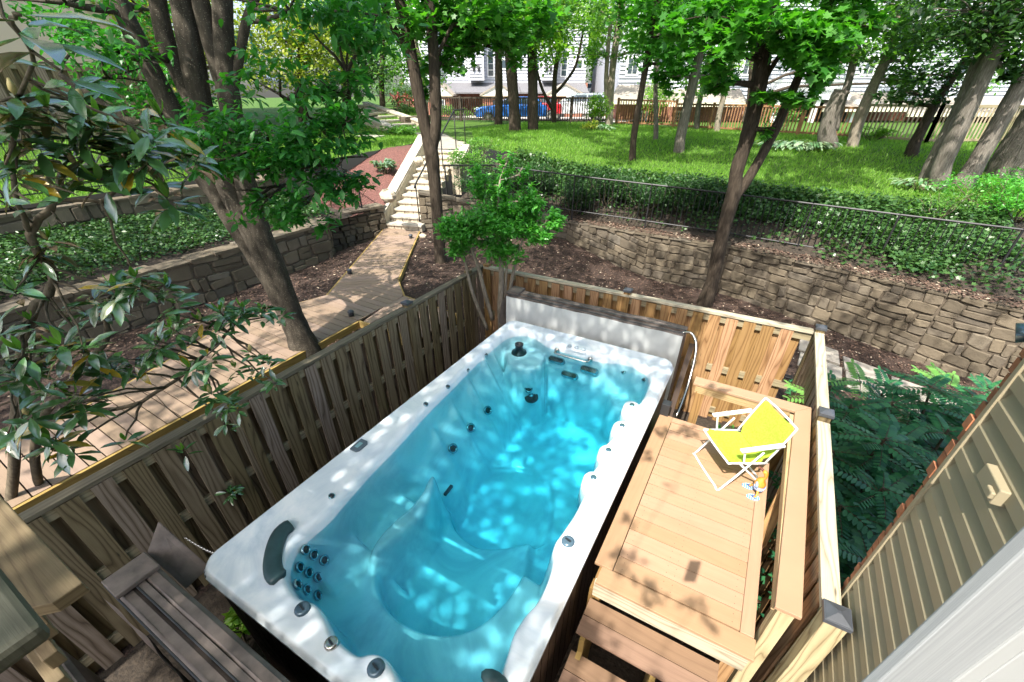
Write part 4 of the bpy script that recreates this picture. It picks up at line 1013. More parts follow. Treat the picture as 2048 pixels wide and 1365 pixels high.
def cover_parts(t,x0,x1,y0,z0,z1,lin=-1,lm='coverline'):
    mb=MB(); coverhalf(mb,x0,x1,y0+.012,y0+.11,z0,z1-.02); mb.build('cover_half',M['cover'],t)
    mb=MB(); coverhalf(mb,x0,x1,y0+.15,y0+.25,z0,z1); mb.build('cover_half',M['cover'],t)
    mb=MB(); mb.board((x0+.02,y0+.131,z1-.02),(x1-.02,y0+.131,z1-.02),.05,.03); mb.build('hinge_strip',M['cover'],t)
    m_=MB(); m_.tube([(x0,y0+.012,z1-.005),(x1,y0+.012,z1-.005)],.006,6); m_.tube([(x0,y0+.11,z1-.005),(x1,y0+.11,z1-.005)],.006,6); m_.build('piping',M['black'],t)
    y=y0 if lin<0 else y0+.26; mb=MB(); n=60; m2=26
    X_=np.linspace(x0+.01,x1-.01,n); Z_=np.linspace(z0,z1-.03,m2); XX,ZZ=np.meshgrid(X_,Z_)
    YY=y+lin*(.022+.006*np.sin(XX*7+ZZ*2)+.005*np.sin(XX*19+np.sin(ZZ*6)*2)+.004*np.sin(ZZ*13+XX*3))
    A=np.arange(n*m2).reshape(m2,n); Fq=np.stack([A[:-1,:-1].ravel(),A[:-1,1:].ravel(),A[1:,1:].ravel(),A[1:,:-1].ravel()],-1)
    np_mesh('cover_liner',np.stack([XX,YY,ZZ],-1).reshape(-1,3),Fq,4,M[lm],t,True)
cover_parts(t,-2.98,-.44,5.08,.35,1.66)
mb=MB(); mb.face([(-2.99,5.1,1.65),(-3.02,5.0,1.5),(-3.06,4.98,1.2),(-2.99,5.12,1.1)]); mb.face([(-2.995,5.1,1.1),(-3.065,4.98,1.2),(-3.025,5.0,1.5),(-2.995,5.1,1.65)]); mb.build('skirt_flap',M['cover'],t)
mb=MB(); mb.box(-2.99,-2.8,5.09,5.34,1.645,1.69); mb.build('corner_patch',M['cover'],t,bevel=.008)
# lifter bar
t2=thing('cover_lifter','bent metal cover lifter arm at the right end of the rear cover','lifter',(-.38,5.1,.6))
mb=MB(); pts,_=smoothpts([W(1372,668,1.64)+Vector((-.05,.0,0)),W(1384,668,1.64),W(1392,700,1.5),W(1376,770,1.15),W(1352,835,.95)],[1]*5,4); mb.tube(pts,.016,8); mb.build('arm',M['steel'],t2,True)
mb=MB(); mb.board(W(1384,690,1.5),W(1330,860,1.0),.06,.05); mb.build('strut',M['cabinet'],t2)
p=W(1332,828,1.18); mb=MB(); mb.board((p.x-.02,p.y+.04,.7),(p.x-.02,p.y+.04,1.3),.09,.1,(0,1,0)); mb.build('bracket',M['black'],t2,bevel=.004)
t=thing('spa_cover','second folded brown spa cover standing upright at the near end by the wooden rail','spa cover',(-3.0,0,0))
cover_parts(t,-2.98,-.40,.02,.3,1.55,-1,'cover')
mb=MB(); coverhalf(mb,-2.98,-.4,-.36,-.26,.2,1.38,-.02); mb.build('cover_half',M['cover'],t)
mb=MB(); mb.box(-2.985,-2.79,.03,.275,1.55,1.585); mb.build('corner_patch',M['cover'],t,bevel=.006)
mb=MB(); a=(-2.97,.28,1.57);b=(-2.99,.42,1.72);c=(-2.72,.46,1.35);d=(-2.75,.3,1.3); mb.face([a,b,c,d]); mb.face([(x,y+.006,z-.004) for x,y,z in (d,c,b,a)]); mb.build('skirt_flap',M['cover'],t)
# ================================================================== ENTRY DECK
DZ=1.15; DX0,DX1,DY0,DY1=-.395,.71,1.83,4.04
t=thing('entry_deck','raised tan composite deck with two steps beside the spa','deck',(DX0,DY0,0))
mb=MB(); y=DY0+.221; bw=.1405; k=0
while y<DY1-.12:
    mb.board((DX0+.145,y-bw/2+.07,DZ-.0125),(DX1-.09,y-bw/2+.07,DZ-.0125),bw-.006,.025); y+=bw
yl=y
mb.build('deck_board',M['deck'],t)
mb=MB(); mb.board((DX0+.07,DY0+.145,DZ-.011),(DX0+.07,DY1,DZ-.011),.138,.028); mb.board((DX1-.045,DY0+.145,DZ-.009),(DX1-.045,DY1-.05,DZ-.009),.085,.028)
mb.board((DX0+.14,DY1-.04,DZ-.010),(DX1-.09,DY1-.04,DZ-.010),.075,.028); mb.board((DX0+.06,DY0+.07,DZ-.013),(DX1+.01,DY0+.07,DZ-.013),.145,.027); mb.build('border_board',M['deck'],t,bevel=.003)
mb=MB(); mb.board((DX0+.05,DY0+.03,DZ-.115),(DX1-.01,DY0+.03,DZ-.115),.038,.17); mb.build('riser',M['capwhite'],t)
mb=MB()
for x in (DX0+.06,.15,DX1-.04): mb.board((x,DY0+.06,DZ-.12),(x,DY1-.03,DZ-.12),.038,.16)
for x in (DX0+.06,DX1-.08):
    for y in (DY0+.1,2.9,DY1-.08): mb.board((x+.0,y,0),(x,y,DZ-.2),.09,.09,(0,1,0))
mb.build('joist',M['fencenew'],t)
for q,(zq,y1) in enumerate(((.93,DY0-.005),(.71,1.515),(.49,1.225))):
    st_=MB(); st_.board((DX0+.045-.005*q,y1-.07,zq-.0125),(DX1-.14,y1-.07,zq-.0125),.136,.025); st_.board((DX0+.045-.005*q,y1-.212,zq-.0125),(DX1-.14,y1-.212,zq-.0125),.136,.025); s_=st_.build('step_board',M['step'],t)
mb=MB()
for x in (DX0+.1,.2,DX1-.2):
    mb=MB(); mb.prismoid([(x-.019,.98,0),(x+.019,.98,0),(x+.019,DY0-.01,0),(x-.019,DY0-.01,0)],[(x-.019,.98,.44),(x+.019,.98,.44),(x+.019,DY0-.01,.9),(x-.019,DY0-.01,.9)])
    for zq,ya in ((.93,1.52),(.71,1.225)): mb.box(x-.018,x+.018,ya-.0,ya+.29,zq-.2,zq-.027)
    mb.build('stringer',M['fascia'],t)
mb=MB()
for k in range(12):
    for x in (DX0+.2,.1,.16,DX1-.14):
        y=DY0+.19+k*.1405
        for dy in (0,.06): mb.lathe((x,y+dy,DZ-.0005),(0,0,1),[(.0032,0),(.0028,.0012)],6)
o=mb.build('screw_heads',M['cabinet'],t); o['kind']='stuff'
# bench: two mitred tan boards on posts
t=thing('deck_bench','L-shaped tan bench ledge running round the far corner of the deck','bench',(.8,3,0))
BZ=1.57
A=(-.155,4.245);C=(.855,4.22);D=(.775,1.96)
def seatrun(a,b,w0,w1,za):
    pass
mb=MB(); hb=.072
cin=(.785,4.155);cout=(.925,4.30)
mb.prismoid([(A[0],A[1]-hb,BZ-.026),(cin[0],cin[1],BZ-.026),(cout[0],cout[1],BZ-.026),(A[0]-.0,A[1]+hb,BZ-.026)],[(A[0],A[1]-hb,BZ),(cin[0],cin[1],BZ),(cout[0],cout[1],BZ),(A[0],A[1]+hb,BZ)])
mb.prismoid([(D[0]-.07,D[1],BZ-.027),(D[0]+.07,D[1],BZ-.027),(cout[0]+.001,cout[1]-.004,BZ-.027),(cin[0]+.001,cin[1]-.004,BZ-.027)],[(D[0]-.07,D[1],BZ+.001),(D[0]+.07,D[1],BZ+.001),(cout[0]+.001,cout[1]-.004,BZ+.001),(cin[0]+.001,cin[1]-.004,BZ+.001)])
mb.build('seat_board',M['deck'],t,bevel=.003)
mb=MB(); mb.board((A[0]+.03,A[1]-.045,BZ-.072),(cin[0]-.03,cin[1]+.03,BZ-.072),.038,.088); mb.board((D[0]-.045,D[1]+.06,BZ-.075),(cin[0]-.015,cin[1]-.02,BZ-.075),.038,.088); mb.board((D[0]+.045,D[1]+.06,BZ-.075),(cin[0]+.09,cin[1]-.02,BZ-.075),.038,.088); mb.build('apron',M['apron'],t)
for x,y,mt_,zb in ((A[0]+.09,A[1]-.02,'fencenew',0),(.80,4.18,'fencenew',0),(D[0],D[1]+.06,'postwood',0)):
    mb=MB(); mb.board((x,y,zb),(x,y,BZ-.10 if mt_!='postwood' else BZ-.05),.089,.089,(0,1,0)); mb.build('leg',M[mt_],t)
mb=MB(); mb.board((.72,2.9,1.0),(.80,3.3,1.45),.038,.088,(1,0,0)); mb.build('brace',M['fencenew'],t)
# paving slabs behind the deck
mb=MB()
for i in range(7):
    for j in range(2):
        x=-.38+.19*i; y=4.3+.62*j; mb.box(x,x+.18,y,y+.6,.0,.04+random.uniform(0,.006))
o=mb.build('path',M['pave']); o['kind']='structure'
# ================================================================== FOLDING CHAIR (built low, as beach chair)
c0=W(1420,872,DZ); c1=W(1445,953,DZ); c2=W(1502,962,DZ)
SH=.345
fl_=W(1410,853,DZ+SH); fr2=W(1463,925,DZ+SH)
u=(fr2-fl_).normalized(); ctr=(fl_+fr2)/2; back=Vector((-u.y,u.x,0)); 
if back.x<0: back=-back
wd=(fr2-fl_).length; 
t=thing('folding_chair','lime green folding beach chair with white frame standing on the tan deck','chair',(ctr.x,ctr.y,DZ))
def cp(a,b,z): return Vector((ctr.x,ctr.y,DZ))+u*(a*.93)+back*(b*.9)+Vector((0,0,z*.92))
h=wd/2-.0
lime=NT('lime_fabric'); wv=lime.noise(lime.coord('Object',(1,1,1)),60,2,.5); lime.col(lime.ramp(wv,[(.3,(.36,.52,.04)),(.7,(.47,.63,.09))])).set(.7,0,.2); lime.bump(wv,.2,.002)
def tr2(): 
    tr=lime.new('ShaderNodeBsdfTranslucent'); tr.inputs[0].default_value=(.6,.75,.05,1); mx=lime.new('ShaderNodeMixShader'); mx.inputs[0].default_value=.3; lime.link(lime.b.outputs[0],mx.inputs[1]); lime.link(tr.outputs[0],mx.inputs[2]); lime.link(mx.outputs[0],lime.out.inputs[0])
tr2()
def cloth(name,prof,hw,thick=.008):
    """prof: list of (back, z)"""
    mb=MB(); n=9; P_=[]
    for (b,z),inset in zip(prof,[.045]+[0]*(len(prof)-2)+[.05]):
        row=[]
        for i in range(n):
            a=-1+2*i/(n-1); sag=.014*(1-a*a); row.append(cp(a*(hw-inset),b,z-sag))
        P_.append(row)
    for off,flip in ((0,0),(-thick,1)):
        for r0,r1 in zip(P_,P_[1:]):
            for i in range(n-1):
                q=[r0[i],r0[i+1],r1[i+1],r1[i]]; q=[p+Vector((0,0,off)) for p in q]
                mb.quad(*(q[::-1] if flip else q))
    return mb.build(name,lime.mat,t,True)
cloth('seat',[(-.0,SH),(.04,SH+.006),(.12,SH-.01),(.22,SH-.025),(.32,SH-.035),(.39,SH-.035)],h)
cloth('backrest',[(.38,SH-.02),(.42,SH+.06),(.47,SH+.18),(.50,SH+.26),(.53,SH+.33),(.545,SH+.36)],h)
wm=M['white']
def tb(name,pts,r_=.009): 
    mb=MB(); pts,_=smoothpts(pts,[1]*len(pts),3); mb.tube(pts,r_,8); return mb.build(name,wm,t,True)
tb('seat_frame',[cp(-h,.40,SH-.045),cp(-h,.03,SH-.005),cp(-h+.04,-.01,SH-.005),cp(h-.04,-.01,SH-.005),cp(h,.03,SH-.005),cp(h,.40,SH-.045)])
tb('back_frame',[cp(-h,.37,SH-.05),cp(-h,.525,SH+.32),cp(-h+.05,.55,SH+.37),cp(h-.05,.55,SH+.37),cp(h,.525,SH+.32),cp(h,.37,SH-.05)])
tb('leg',[cp(-h-.015,.30,SH+.12),cp(-h-.015,.0,.02),cp(-h+.03,-.04,.012),cp(h-.03,-.04,.012),cp(h+.015,.0,.02),cp(h+.015,.30,SH+.12)])
tb('leg',[cp(-h+.005,.10,SH-.01),cp(-h+.005,.42,.02),cp(-h+.04,.45,.012),cp(h-.04,.45,.012),cp(h-.005,.42,.02),cp(h-.005,.10,SH-.01)])
for s in (-1,1):
    mb=MB(); a=cp(s*(h+.02),.05,SH+.17); b=cp(s*(h+.02),.47,SH+.20); mb.board(a,b,.045,.022); mb.build('armrest',wm,t,bevel=.008)
    tb('arm_support',[cp(s*(h+.012),.10,SH+.16),cp(s*(h+.012),.12,SH+.07),cp(s*(h+.012),.14,SH-.01)],.009)
# ================================================================== DUCK FIGURINE
f1=W(1505,996,DZ); f2=W(1496,974,DZ)
p=(f1+f2)/2+Vector((.05,.02,0)); t=thing('duck_figurine','orange wooden duck ornament in striped trunks and blue flip-flops on the deck','figurine',p)
dw=plain('carved_orange_wood',(.55,.24,.035),.4,var=.35,scale=30)
def bodymesh(name,chain_,rad,mat,n=12):
    mb=MB(); pts,rs=smoothpts(chain_,rad,4); mb.tube(pts,rs,n); return mb.build(name,mat,t,True)
o=p; q=lambda a,b,z:o+Vector((a,b,z))
bodymesh('body',[q(0,0,.045),q(0,0,.075),q(-.004,.003,.115),q(-.006,.004,.15),q(.004,.0,.18),q(.012,-.004,.205),q(.008,.0,.235),q(-.006,.008,.255),q(-.012,.01,.268)],[.018,.038,.047,.036,.017,.014,.018,.02,.006],dw,14)
bodymesh('beak',[q(-.01,.012,.25),q(-.035,.03,.256),q(-.06,.045,.266)],[.012,.011,.004],plain('dark_beak',(.12,.035,.02),.5),8)
st_=NT('striped_trunks'); wv=st_.new('ShaderNodeTexWave'); wv.bands_direction='Z'; wv.inputs['Scale'].default_value=22; st_.link(st_.coord(),wv.inputs[0]); st_.col(st_.ramp(wv.outputs['Fac'],[(.45,(.02,.10,.42)),(.55,(.8,.85,.88))])).set(.5)
mb=MB(); mb.lathe(q(0,0,.045),(0,0,1),[(.026,0),(.043,.012),(.048,.035),(.0475,.05),(.044,.052)],16); mb.build('trunks',st_.mat,t,True)
ft=NT('striped_sandal'); wv=ft.new('ShaderNodeTexWave'); wv.bands_direction='X'; wv.inputs['Scale'].default_value=18; ft.link(ft.coord(),wv.inputs[0]); ft.col(ft.ramp(wv.outputs['Fac'],[(.35,(.02,.22,.6)),(.5,(.55,.75,.85))])).set(.5)
for f in (f1,f2):
    mb=MB(); pts=[]
    for i in range(14): an=2*math.pi*i/14; pts.append((f.x+.052*math.cos(an)-.012*math.sin(an),f.y+.03*math.sin(an)*(1+.25*math.cos(an))+.012*math.cos(an),DZ+.002))
    mb.prismoid(pts,[(a,b,DZ+.014) for a,b,c in pts]); fo=mb.build('flip_flop',ft.mat,t)
    mb=MB(); mb.tube([(f.x+.03,f.y+.025,DZ+.014),(f.x-.02,f.y,DZ+.026),(f.x+.03,f.y-.022,DZ+.014)],.004,6); mb.build('strap',plain('sandal_strap',(.02,.06,.25),.5),fo)
    mb=MB(); pts,_=smoothpts([(f.x+.01,f.y,DZ+.018),(f.x+.02,f.y+.004,DZ+.035),tuple(q(0,0,.06).lerp(Vector((f.x+.02,f.y,DZ+.06)),.4))],[1]*3,3); mb.tube(pts,[.014,.009,.009,.009,.009,.01,.012][:len(pts)],8); mb.build('leg',dw,t,True)
mb=MB(); mb.tube([q(-.035,-.02,.145),q(-.03,-.04,.12),q(-.02,-.045,.09)],[.008,.013,.006],8); mb.build('wing',plain('painted_wing',(.25,.4,.6),.5),t,True)
# ================================================================== HOUSE SIDING (right), near trim, near rail (left)
t=thing('house_wall','tan lap-sided house wall at the lower right with a brick far corner','house wall',(1.06,0,0))
mb=MB(); z=.0; xw=1.06; lap=.127; Y0,Y1=-3.5,2.19
while z<6.6:
    P_=[(-.002,z),(-.030,z),(-.031,z+lap*.45),(-.027,z+lap*.52),(-.002,z+lap)]
    for (xa,za),(xb,zb_) in zip(P_,P_[1:]): mb.quad((xw+xa,Y1,za),(xw+xa,Y0,za),(xw+xb,Y0,zb_),(xw+xb,Y1,zb_))
    z+=lap
sd_=mb.build('siding',M['olive'],t)
mb=MB(); mb.box(xw+.001,xw+.15,Y0,Y1-.035,0,6.6); mb.build('wall_core',M['olive'],t)
mb=MB(); mb.box(xw-.038,xw+.02,Y1-.03,Y1+.0,0,6.6); mb.build('corner_trim',M['olive'],t,bevel=.003)
mb=MB(); z=0
while z<6.6:
    x=xw-.034-(.0 if int(z/.073+.5)%2 else .1)
    h_=.062
    k=0
    while x<xw+1.6:
        a=max(x,xw-.032+random.uniform(-.012,.008)); b=x+.2
        if b>a+.02: o_=random.uniform(-.004,.008); mb.box(a,b,Y1+.002,Y1+.05+o_,z,z+h_)
        x+=.21
    z+=.073
mb.build('brick_face',plain('orange_brick',(.33,.13,.06),.85,var=.4,scale=12),t)
mb=MB(); mb.box(xw+.16,7,-3.5,Y1-.1,0,6.6); mb.build('wall_core',M['brick'],t)
# small bracket and cable on the siding
p=W(2020,965,2.6); yb=1.06/ (ray(2020,965)[0])*ray(2020,965)[1]; zb=CZ+1.06/ray(2020,965)[0]*ray(2020,965)[2]
mb=MB(); mb.box(1.0,1.045,yb-.10,yb+.06,zb-.05,zb+.02); mb.box(.985,1.0,yb-.10,yb-.05,zb-.03,zb+.0); tag(mb.build('conduit_box',M['olive'],loc=(1.04,yb,zb),bevel=.005),'small tan conduit box screwed to the siding','box')
# metal spotlight at right edge
p=PL(2050,660,2.4); mb=MB(); mb.lathe(p+Vector((.10,-.02,.02)),(-.8,.2,-.35),[(.03,-.05),(.055,0),(.06,.09),(.064,.14),(.06,.14)],20); mb.tube([p+Vector((.10,-.02,.02)),p+Vector((.3,-.1,.1)),p+Vector((1.0,-.6,.15))],.02,8); tag(mb.build('floodlight',plain('blue_grey_metal',(.16,.22,.27),.3,.6),loc=p,smooth=True),'grey metal floodlight hood at the right edge above the brick corner','lamp')
# near window trim on the right: vertical grey-white board and white sash behind it
t=thing('window_frame','blurred grey and white window frame filling the bottom right corner','window frame',(.5,.7,3.2))
def vpl(px,py,d,z): q=PL(px,py,d); return q
a=PL(1762,1363,.1); b=PL(1905,1363,.1)
def vpost(name,a,b,dep,z0,z1,mat,bev=.003):
    mb=MB(); A=Vector((a.x,a.y,0));B=Vector((b.x,b.y,0)); d=(B-A).normalized(); n=Vector((-d.y,d.x,0))*dep
    mb.k+=1; kv=.3; w_=(B-A).length
    L=[A,B,B+n,A+n]; i=len(mb.v)
    for z in (z0,z1):
        for q in L: mb.v.append((q.x,q.y,z))
    for q in range(4):
        r2=(q+1)%4; mb.f.append((q,r2,4+r2,4+q)); mb.uv.append([(z0,kv+q*.1),(z0,kv+q*.1+w_),(z1,kv+q*.1+w_),(z1,kv+q*.1)]); mb.m.append(0)
    mb.f.append((3,2,1,0)); mb.uv.append([(0,0)]*4); mb.m.append(0); mb.f.append((4,5,6,7)); mb.uv.append([(0,0)]*4); mb.m.append(0)
    return mb.build(name,mat,t,bevel=bev)
gw=NT('shaded_grey_brushed_vinyl'); wn=gw.noise(gw.coord('UV',(2,300,1)),3,3,.6); gw.col(gw.ramp(wn,[(.3,(.24,.255,.27)),(.7,(.33,.345,.355))])).set(.5); gw.bump(wn,.2,.001)  # grey darkened to stand in for shade on the frame
vpost('jamb',a,b,.006,PL(1762,1420,.1).z,4.11,gw.mat,.001)
b2=PL(1912,1363,.099); c2=PL(2060,1363,.096)
sw_=plain('sash_shaded_white',(.34,.35,.35),.5,var=.05)  # white greyed down, the frame's shade is in the colour
vpost('sash',b2,b2+(c2-b2)*.35,.006,PL(1912,1420,.1).z,4.11,sw_,.001)
vpost('stop',b2+(c2-b2)*.36,b2+(c2-b2)*1.6,.005,PL(1912,1420,.1).z,4.11,sw_,.001)
# wooden balcony rail at lower left: along x, clipped end
def xat(px,py,z): return W(px,py,z)
t=thing('wooden_rail','weathered wooden balcony rail with a clipped end at the lower left','railing',(-1.5,-.02,3.1))
zr=3.12
e=W(165,1165,zr); e2=W(125,1210,zr)
mb=MB(); y1=e.y+.008; 
def prof(x1,y0,y1,z0,z1,clip=.035):
    l=[(-4.2,y0),(x1-clip,y0),(x1,y0+clip),(x1,y1),(-4.2,y1)]; mb.k+=1; kv=mb.k*3+.2; i=len(mb.v)
    for z in (z0,z1):
        for q in l: mb.v.append((q[0],q[1],z))
    n=5
    mb.f.append(tuple(i+n+j for j in range(n))); mb.uv.append([(q[0],kv+q[1]-y0) for q in l]); mb.m.append(0)
    mb.f.append(tuple(i+j for j in range(n-1,-1,-1))); mb.uv.append([(q[0],kv+q[1]-y0) for q in l[::-1]]); mb.m.append(0)
    for j in range(n):
        r2=(j+1)%n; mb.f.append((i+j,i+r2,i+n+r2,i+n+j)); mb.uv.append([(l[j][0],kv),(l[r2][0],kv),(l[r2][0],kv+.04),(l[j][0],kv+.04)]); mb.m.append(0)
prof(e.x,e.y-.095,e.y,zr-.04,zr); mb.build('top_rail',M['railold'],t,bevel=.003)
for k,(dy,dz,dx) in enumerate(((-.105,-.035,-.09),(-.125,-.075,-.03),(-.145,-.12,.02),(-.165,-.165,.06))):
    mb=MB(); mb.board((-4.2,e.y+dy+.02,zr+dz-.02),(e.x+dx,e.y+dy+.02,zr+dz-.02),.03,.05,(0,0,1)); mb.build('slat',M['railold'],t,bevel=.003)
mb=MB(); q=W(95,1262,3.45); mb.board((-4.0,q.y-.07,3.43),(q.x-.02,q.y-.07,3.43),.14,.04,(0,0,1)); mb.build('cap_board',M['railgrey'],t,bevel=.012)
# ================================================================== BUILDINGS & CARS
HR=Vector((cY,sY,0)); HF=Vector((-sY,cY,0))          # right / forward of the view, on the plan
def fr(px,py,d): return PL(px,py,d)
def slab(mb,px0,px1,py0,py1,d,depth,z0=None,z1=None):
    """box facing the camera: pixel left/right/top/bottom at distance d"""
    a=PL(px0,py1,d); b=PL(px1,py1,d); top=PL((px0+px1)/2,py0,d).z if z1 is None else z1; bot=PL((px0+px1)/2,py1,d).z if z0 is None else z0
    A=Vector((a.x,a.y,0));B=Vector((b.x,b.y,0)); n=HF*depth
    L=[A,B,B+n,A+n]; mb.prismoid([(p.x,p.y,bot) for p in L],[(p.x,p.y,top) for p in L]); return A,B,bot,top
def lapwall(t,name,A,B,z0,z1,mat,lap=.18):
    mb=MB(); z=z0; d=(B-A).normalized(); n=Vector((d.y,-d.x,0))
    while z<z1:
        h=min(lap,z1-z); a=A+n*.09;b=B+n*.09; a2=A+n*.012;b2=B+n*.012
        mb.quad((a.x,a.y,z),(b.x,b.y,z),(b2.x,b2.y,z+h),(a2.x,a2.y,z+h)); mb.quad((A.x,A.y,z),(B.x,B.y,z),(b.x,b.y,z),(a.x,a.y,z)); z+=lap
    return mb.build(name,mat,t)
def window(t,px0,px1,py0,py1,d,grid=(2,3)):
    mb=MB(); A,B,z0,z1=slab(mb,px0,px1,py0,py1,d-.10,.08); f=mb.build('window',M['white'],t)
    n=HF*-.02; w_=(B-A).length; u=(B-A).normalized(); m=.12*min(w_,z1-z0)
    p=MB(); nx_,ny_=grid
    for i in range(nx_):
        for j in range(ny_):
            a=A+u*(m+(w_-2*m)*(i+.06)/nx_)+n; b=A+u*(m+(w_-2*m)*(i+.94)/nx_)+n; za=z0+m+(z1-z0-2*m)*(j+.06)/ny_; zb_=z0+m+(z1-z0-2*m)*(j+.94)/ny_
            p.quad((a.x,a.y,za),(b.x,b.y,za),(b.x,b.y,zb_),(a.x,a.y,zb_))
    p.build('pane',M['glassd'],f); return f
# townhouse row
D0=44.0
def house_unit(label,px0,px1,bay,cat='townhouse',d=D0):
    base=PL((px0+px1)/2,232,d); t=thing('townhouse',label,cat,base,'white townhouses across the parking lot')
    mb=MB(); A,B,z0,z1=slab(mb,px0,px1,-60,166,d,9); mb.build('wall_core',M['whites'],t); lapwall(t,'wall',A,B,z0,z1,M['whites'],.22)
    mb=MB(); slab(mb,px0,px1,166,236,d,9); mb.build('brick_wall',M['brick'],t)
    # bay projecting with corner boards
    mb=MB(); A,B,z0,z1=slab(mb,bay[0],bay[1],-60,161,d-1.3,1.3); mb.build('bay',M['whites'],t); lapwall(t,'bay_wall',A,B,z0,z1,M['whites'],.22)
    mb=MB()
    for px in bay: slab(mb,px-1.2,px+1.2,-60,161,d-1.38,.1)
    mb.build('corner_trim',M['white'],t)
    w_=px1-px0
    window(t,bay[1]+w_*.06,bay[1]+w_*.17,100,155,d,(1,4)); window(t,bay[1]+w_*.26,bay[1]+w_*.40,117,140,d,(1,1)) if bay[1]+w_*.4<px1 else None
    window(t,bay[0]-w_*.14,bay[0]-w_*.04,112,156,d,(1,3)); window(t,bay[0]+6,bay[0]+22,20,60,d-1.3,(2,3))
    # lean-to roof over the entry with gabled porch
    mb=MB(); a=PL(px0,166,d-.05);b=PL(px1,166,d-.05); c=PL(px1+8,185,d-2.6); e_=PL(px0+6,185,d-2.6)
    mb.prismoid([(a.x,a.y,a.z-.1),(e_.x,e_.y,e_.z-.1),(c.x,c.y,c.z-.1),(b.x,b.y,b.z-.1)][::-1],[(a.x,a.y,a.z),(e_.x,e_.y,e_.z),(c.x,c.y,c.z),(b.x,b.y,b.z)][::-1]); mb.build('porch_roof',M['shingle'],t)
    pl,pr=px0+w_*.45,px0+w_*.98
    mb=MB(); A,B,z0,z1=slab(mb,pl+3,pr-3,188,236,d-4.2,3.8); mb.build('porch',M['brick'],t)
    mb=MB(); m_=(pl+pr)/2; apex=PL(m_,166,d-4.5); l=PL(pl-4,189,d-4.5); r_=PL(pr+4,189,d-4.5); q=HF*4.2
    for s0,s1 in ((l,apex),(apex,r_)):
        mb.prismoid([tuple(s0-Vector((0,0,.12))),tuple(s1-Vector((0,0,.12))),tuple(s1+q-Vector((0,0,.12))),tuple(s0+q-Vector((0,0,.12)))],[tuple(s0),tuple(s1),tuple(s1+q),tuple(s0+q)])
    mb.build('gable_roof',M['shingletan'],t)
    mb=MB(); mb.face([tuple(l+HF*.1),tuple(r_+HF*.1),tuple(apex+HF*.1)]); mb.face([tuple(l+HF*.2),tuple(apex+HF*.2),tuple(r_+HF*.2)]); mb.build('gable',M['white'],t)
    mb=MB(); slab(mb,pl-2,pr+2,189,193,d-4.45,.3); mb.build('beam',M['cream'],t)
    mb=MB(); dx=px0+w_*.62; slab(mb,dx,dx+9,201,234,d-4.28,.06); mb.build('door',M['black'],t)
    window(t,px0+w_*.76,px0+w_*.76+9,199,226,d-4.2,(2,3))
    mb=MB(); c=PL(bay[0]+10,128,d-1.42)
    for px in (bay[0]+9,bay[1]-10): c=PL(px,128,d-1.42); mb.lathe(c,(0,0,-1),[(.04,0),(.12,.25),(.1,.45)],8)
    mb.build('wall_lamp',M['black'],t)
    return t
house_unit('white townhouse at the left end of the row with a tan gabled porch',808,905,(845,868))
house_unit('white townhouse in the middle of the row with two black wall lamps',905,1035,(938,967))
house_unit('white townhouse at the right end of the row behind the three dark trunks',1035,1170,(1085,1112))
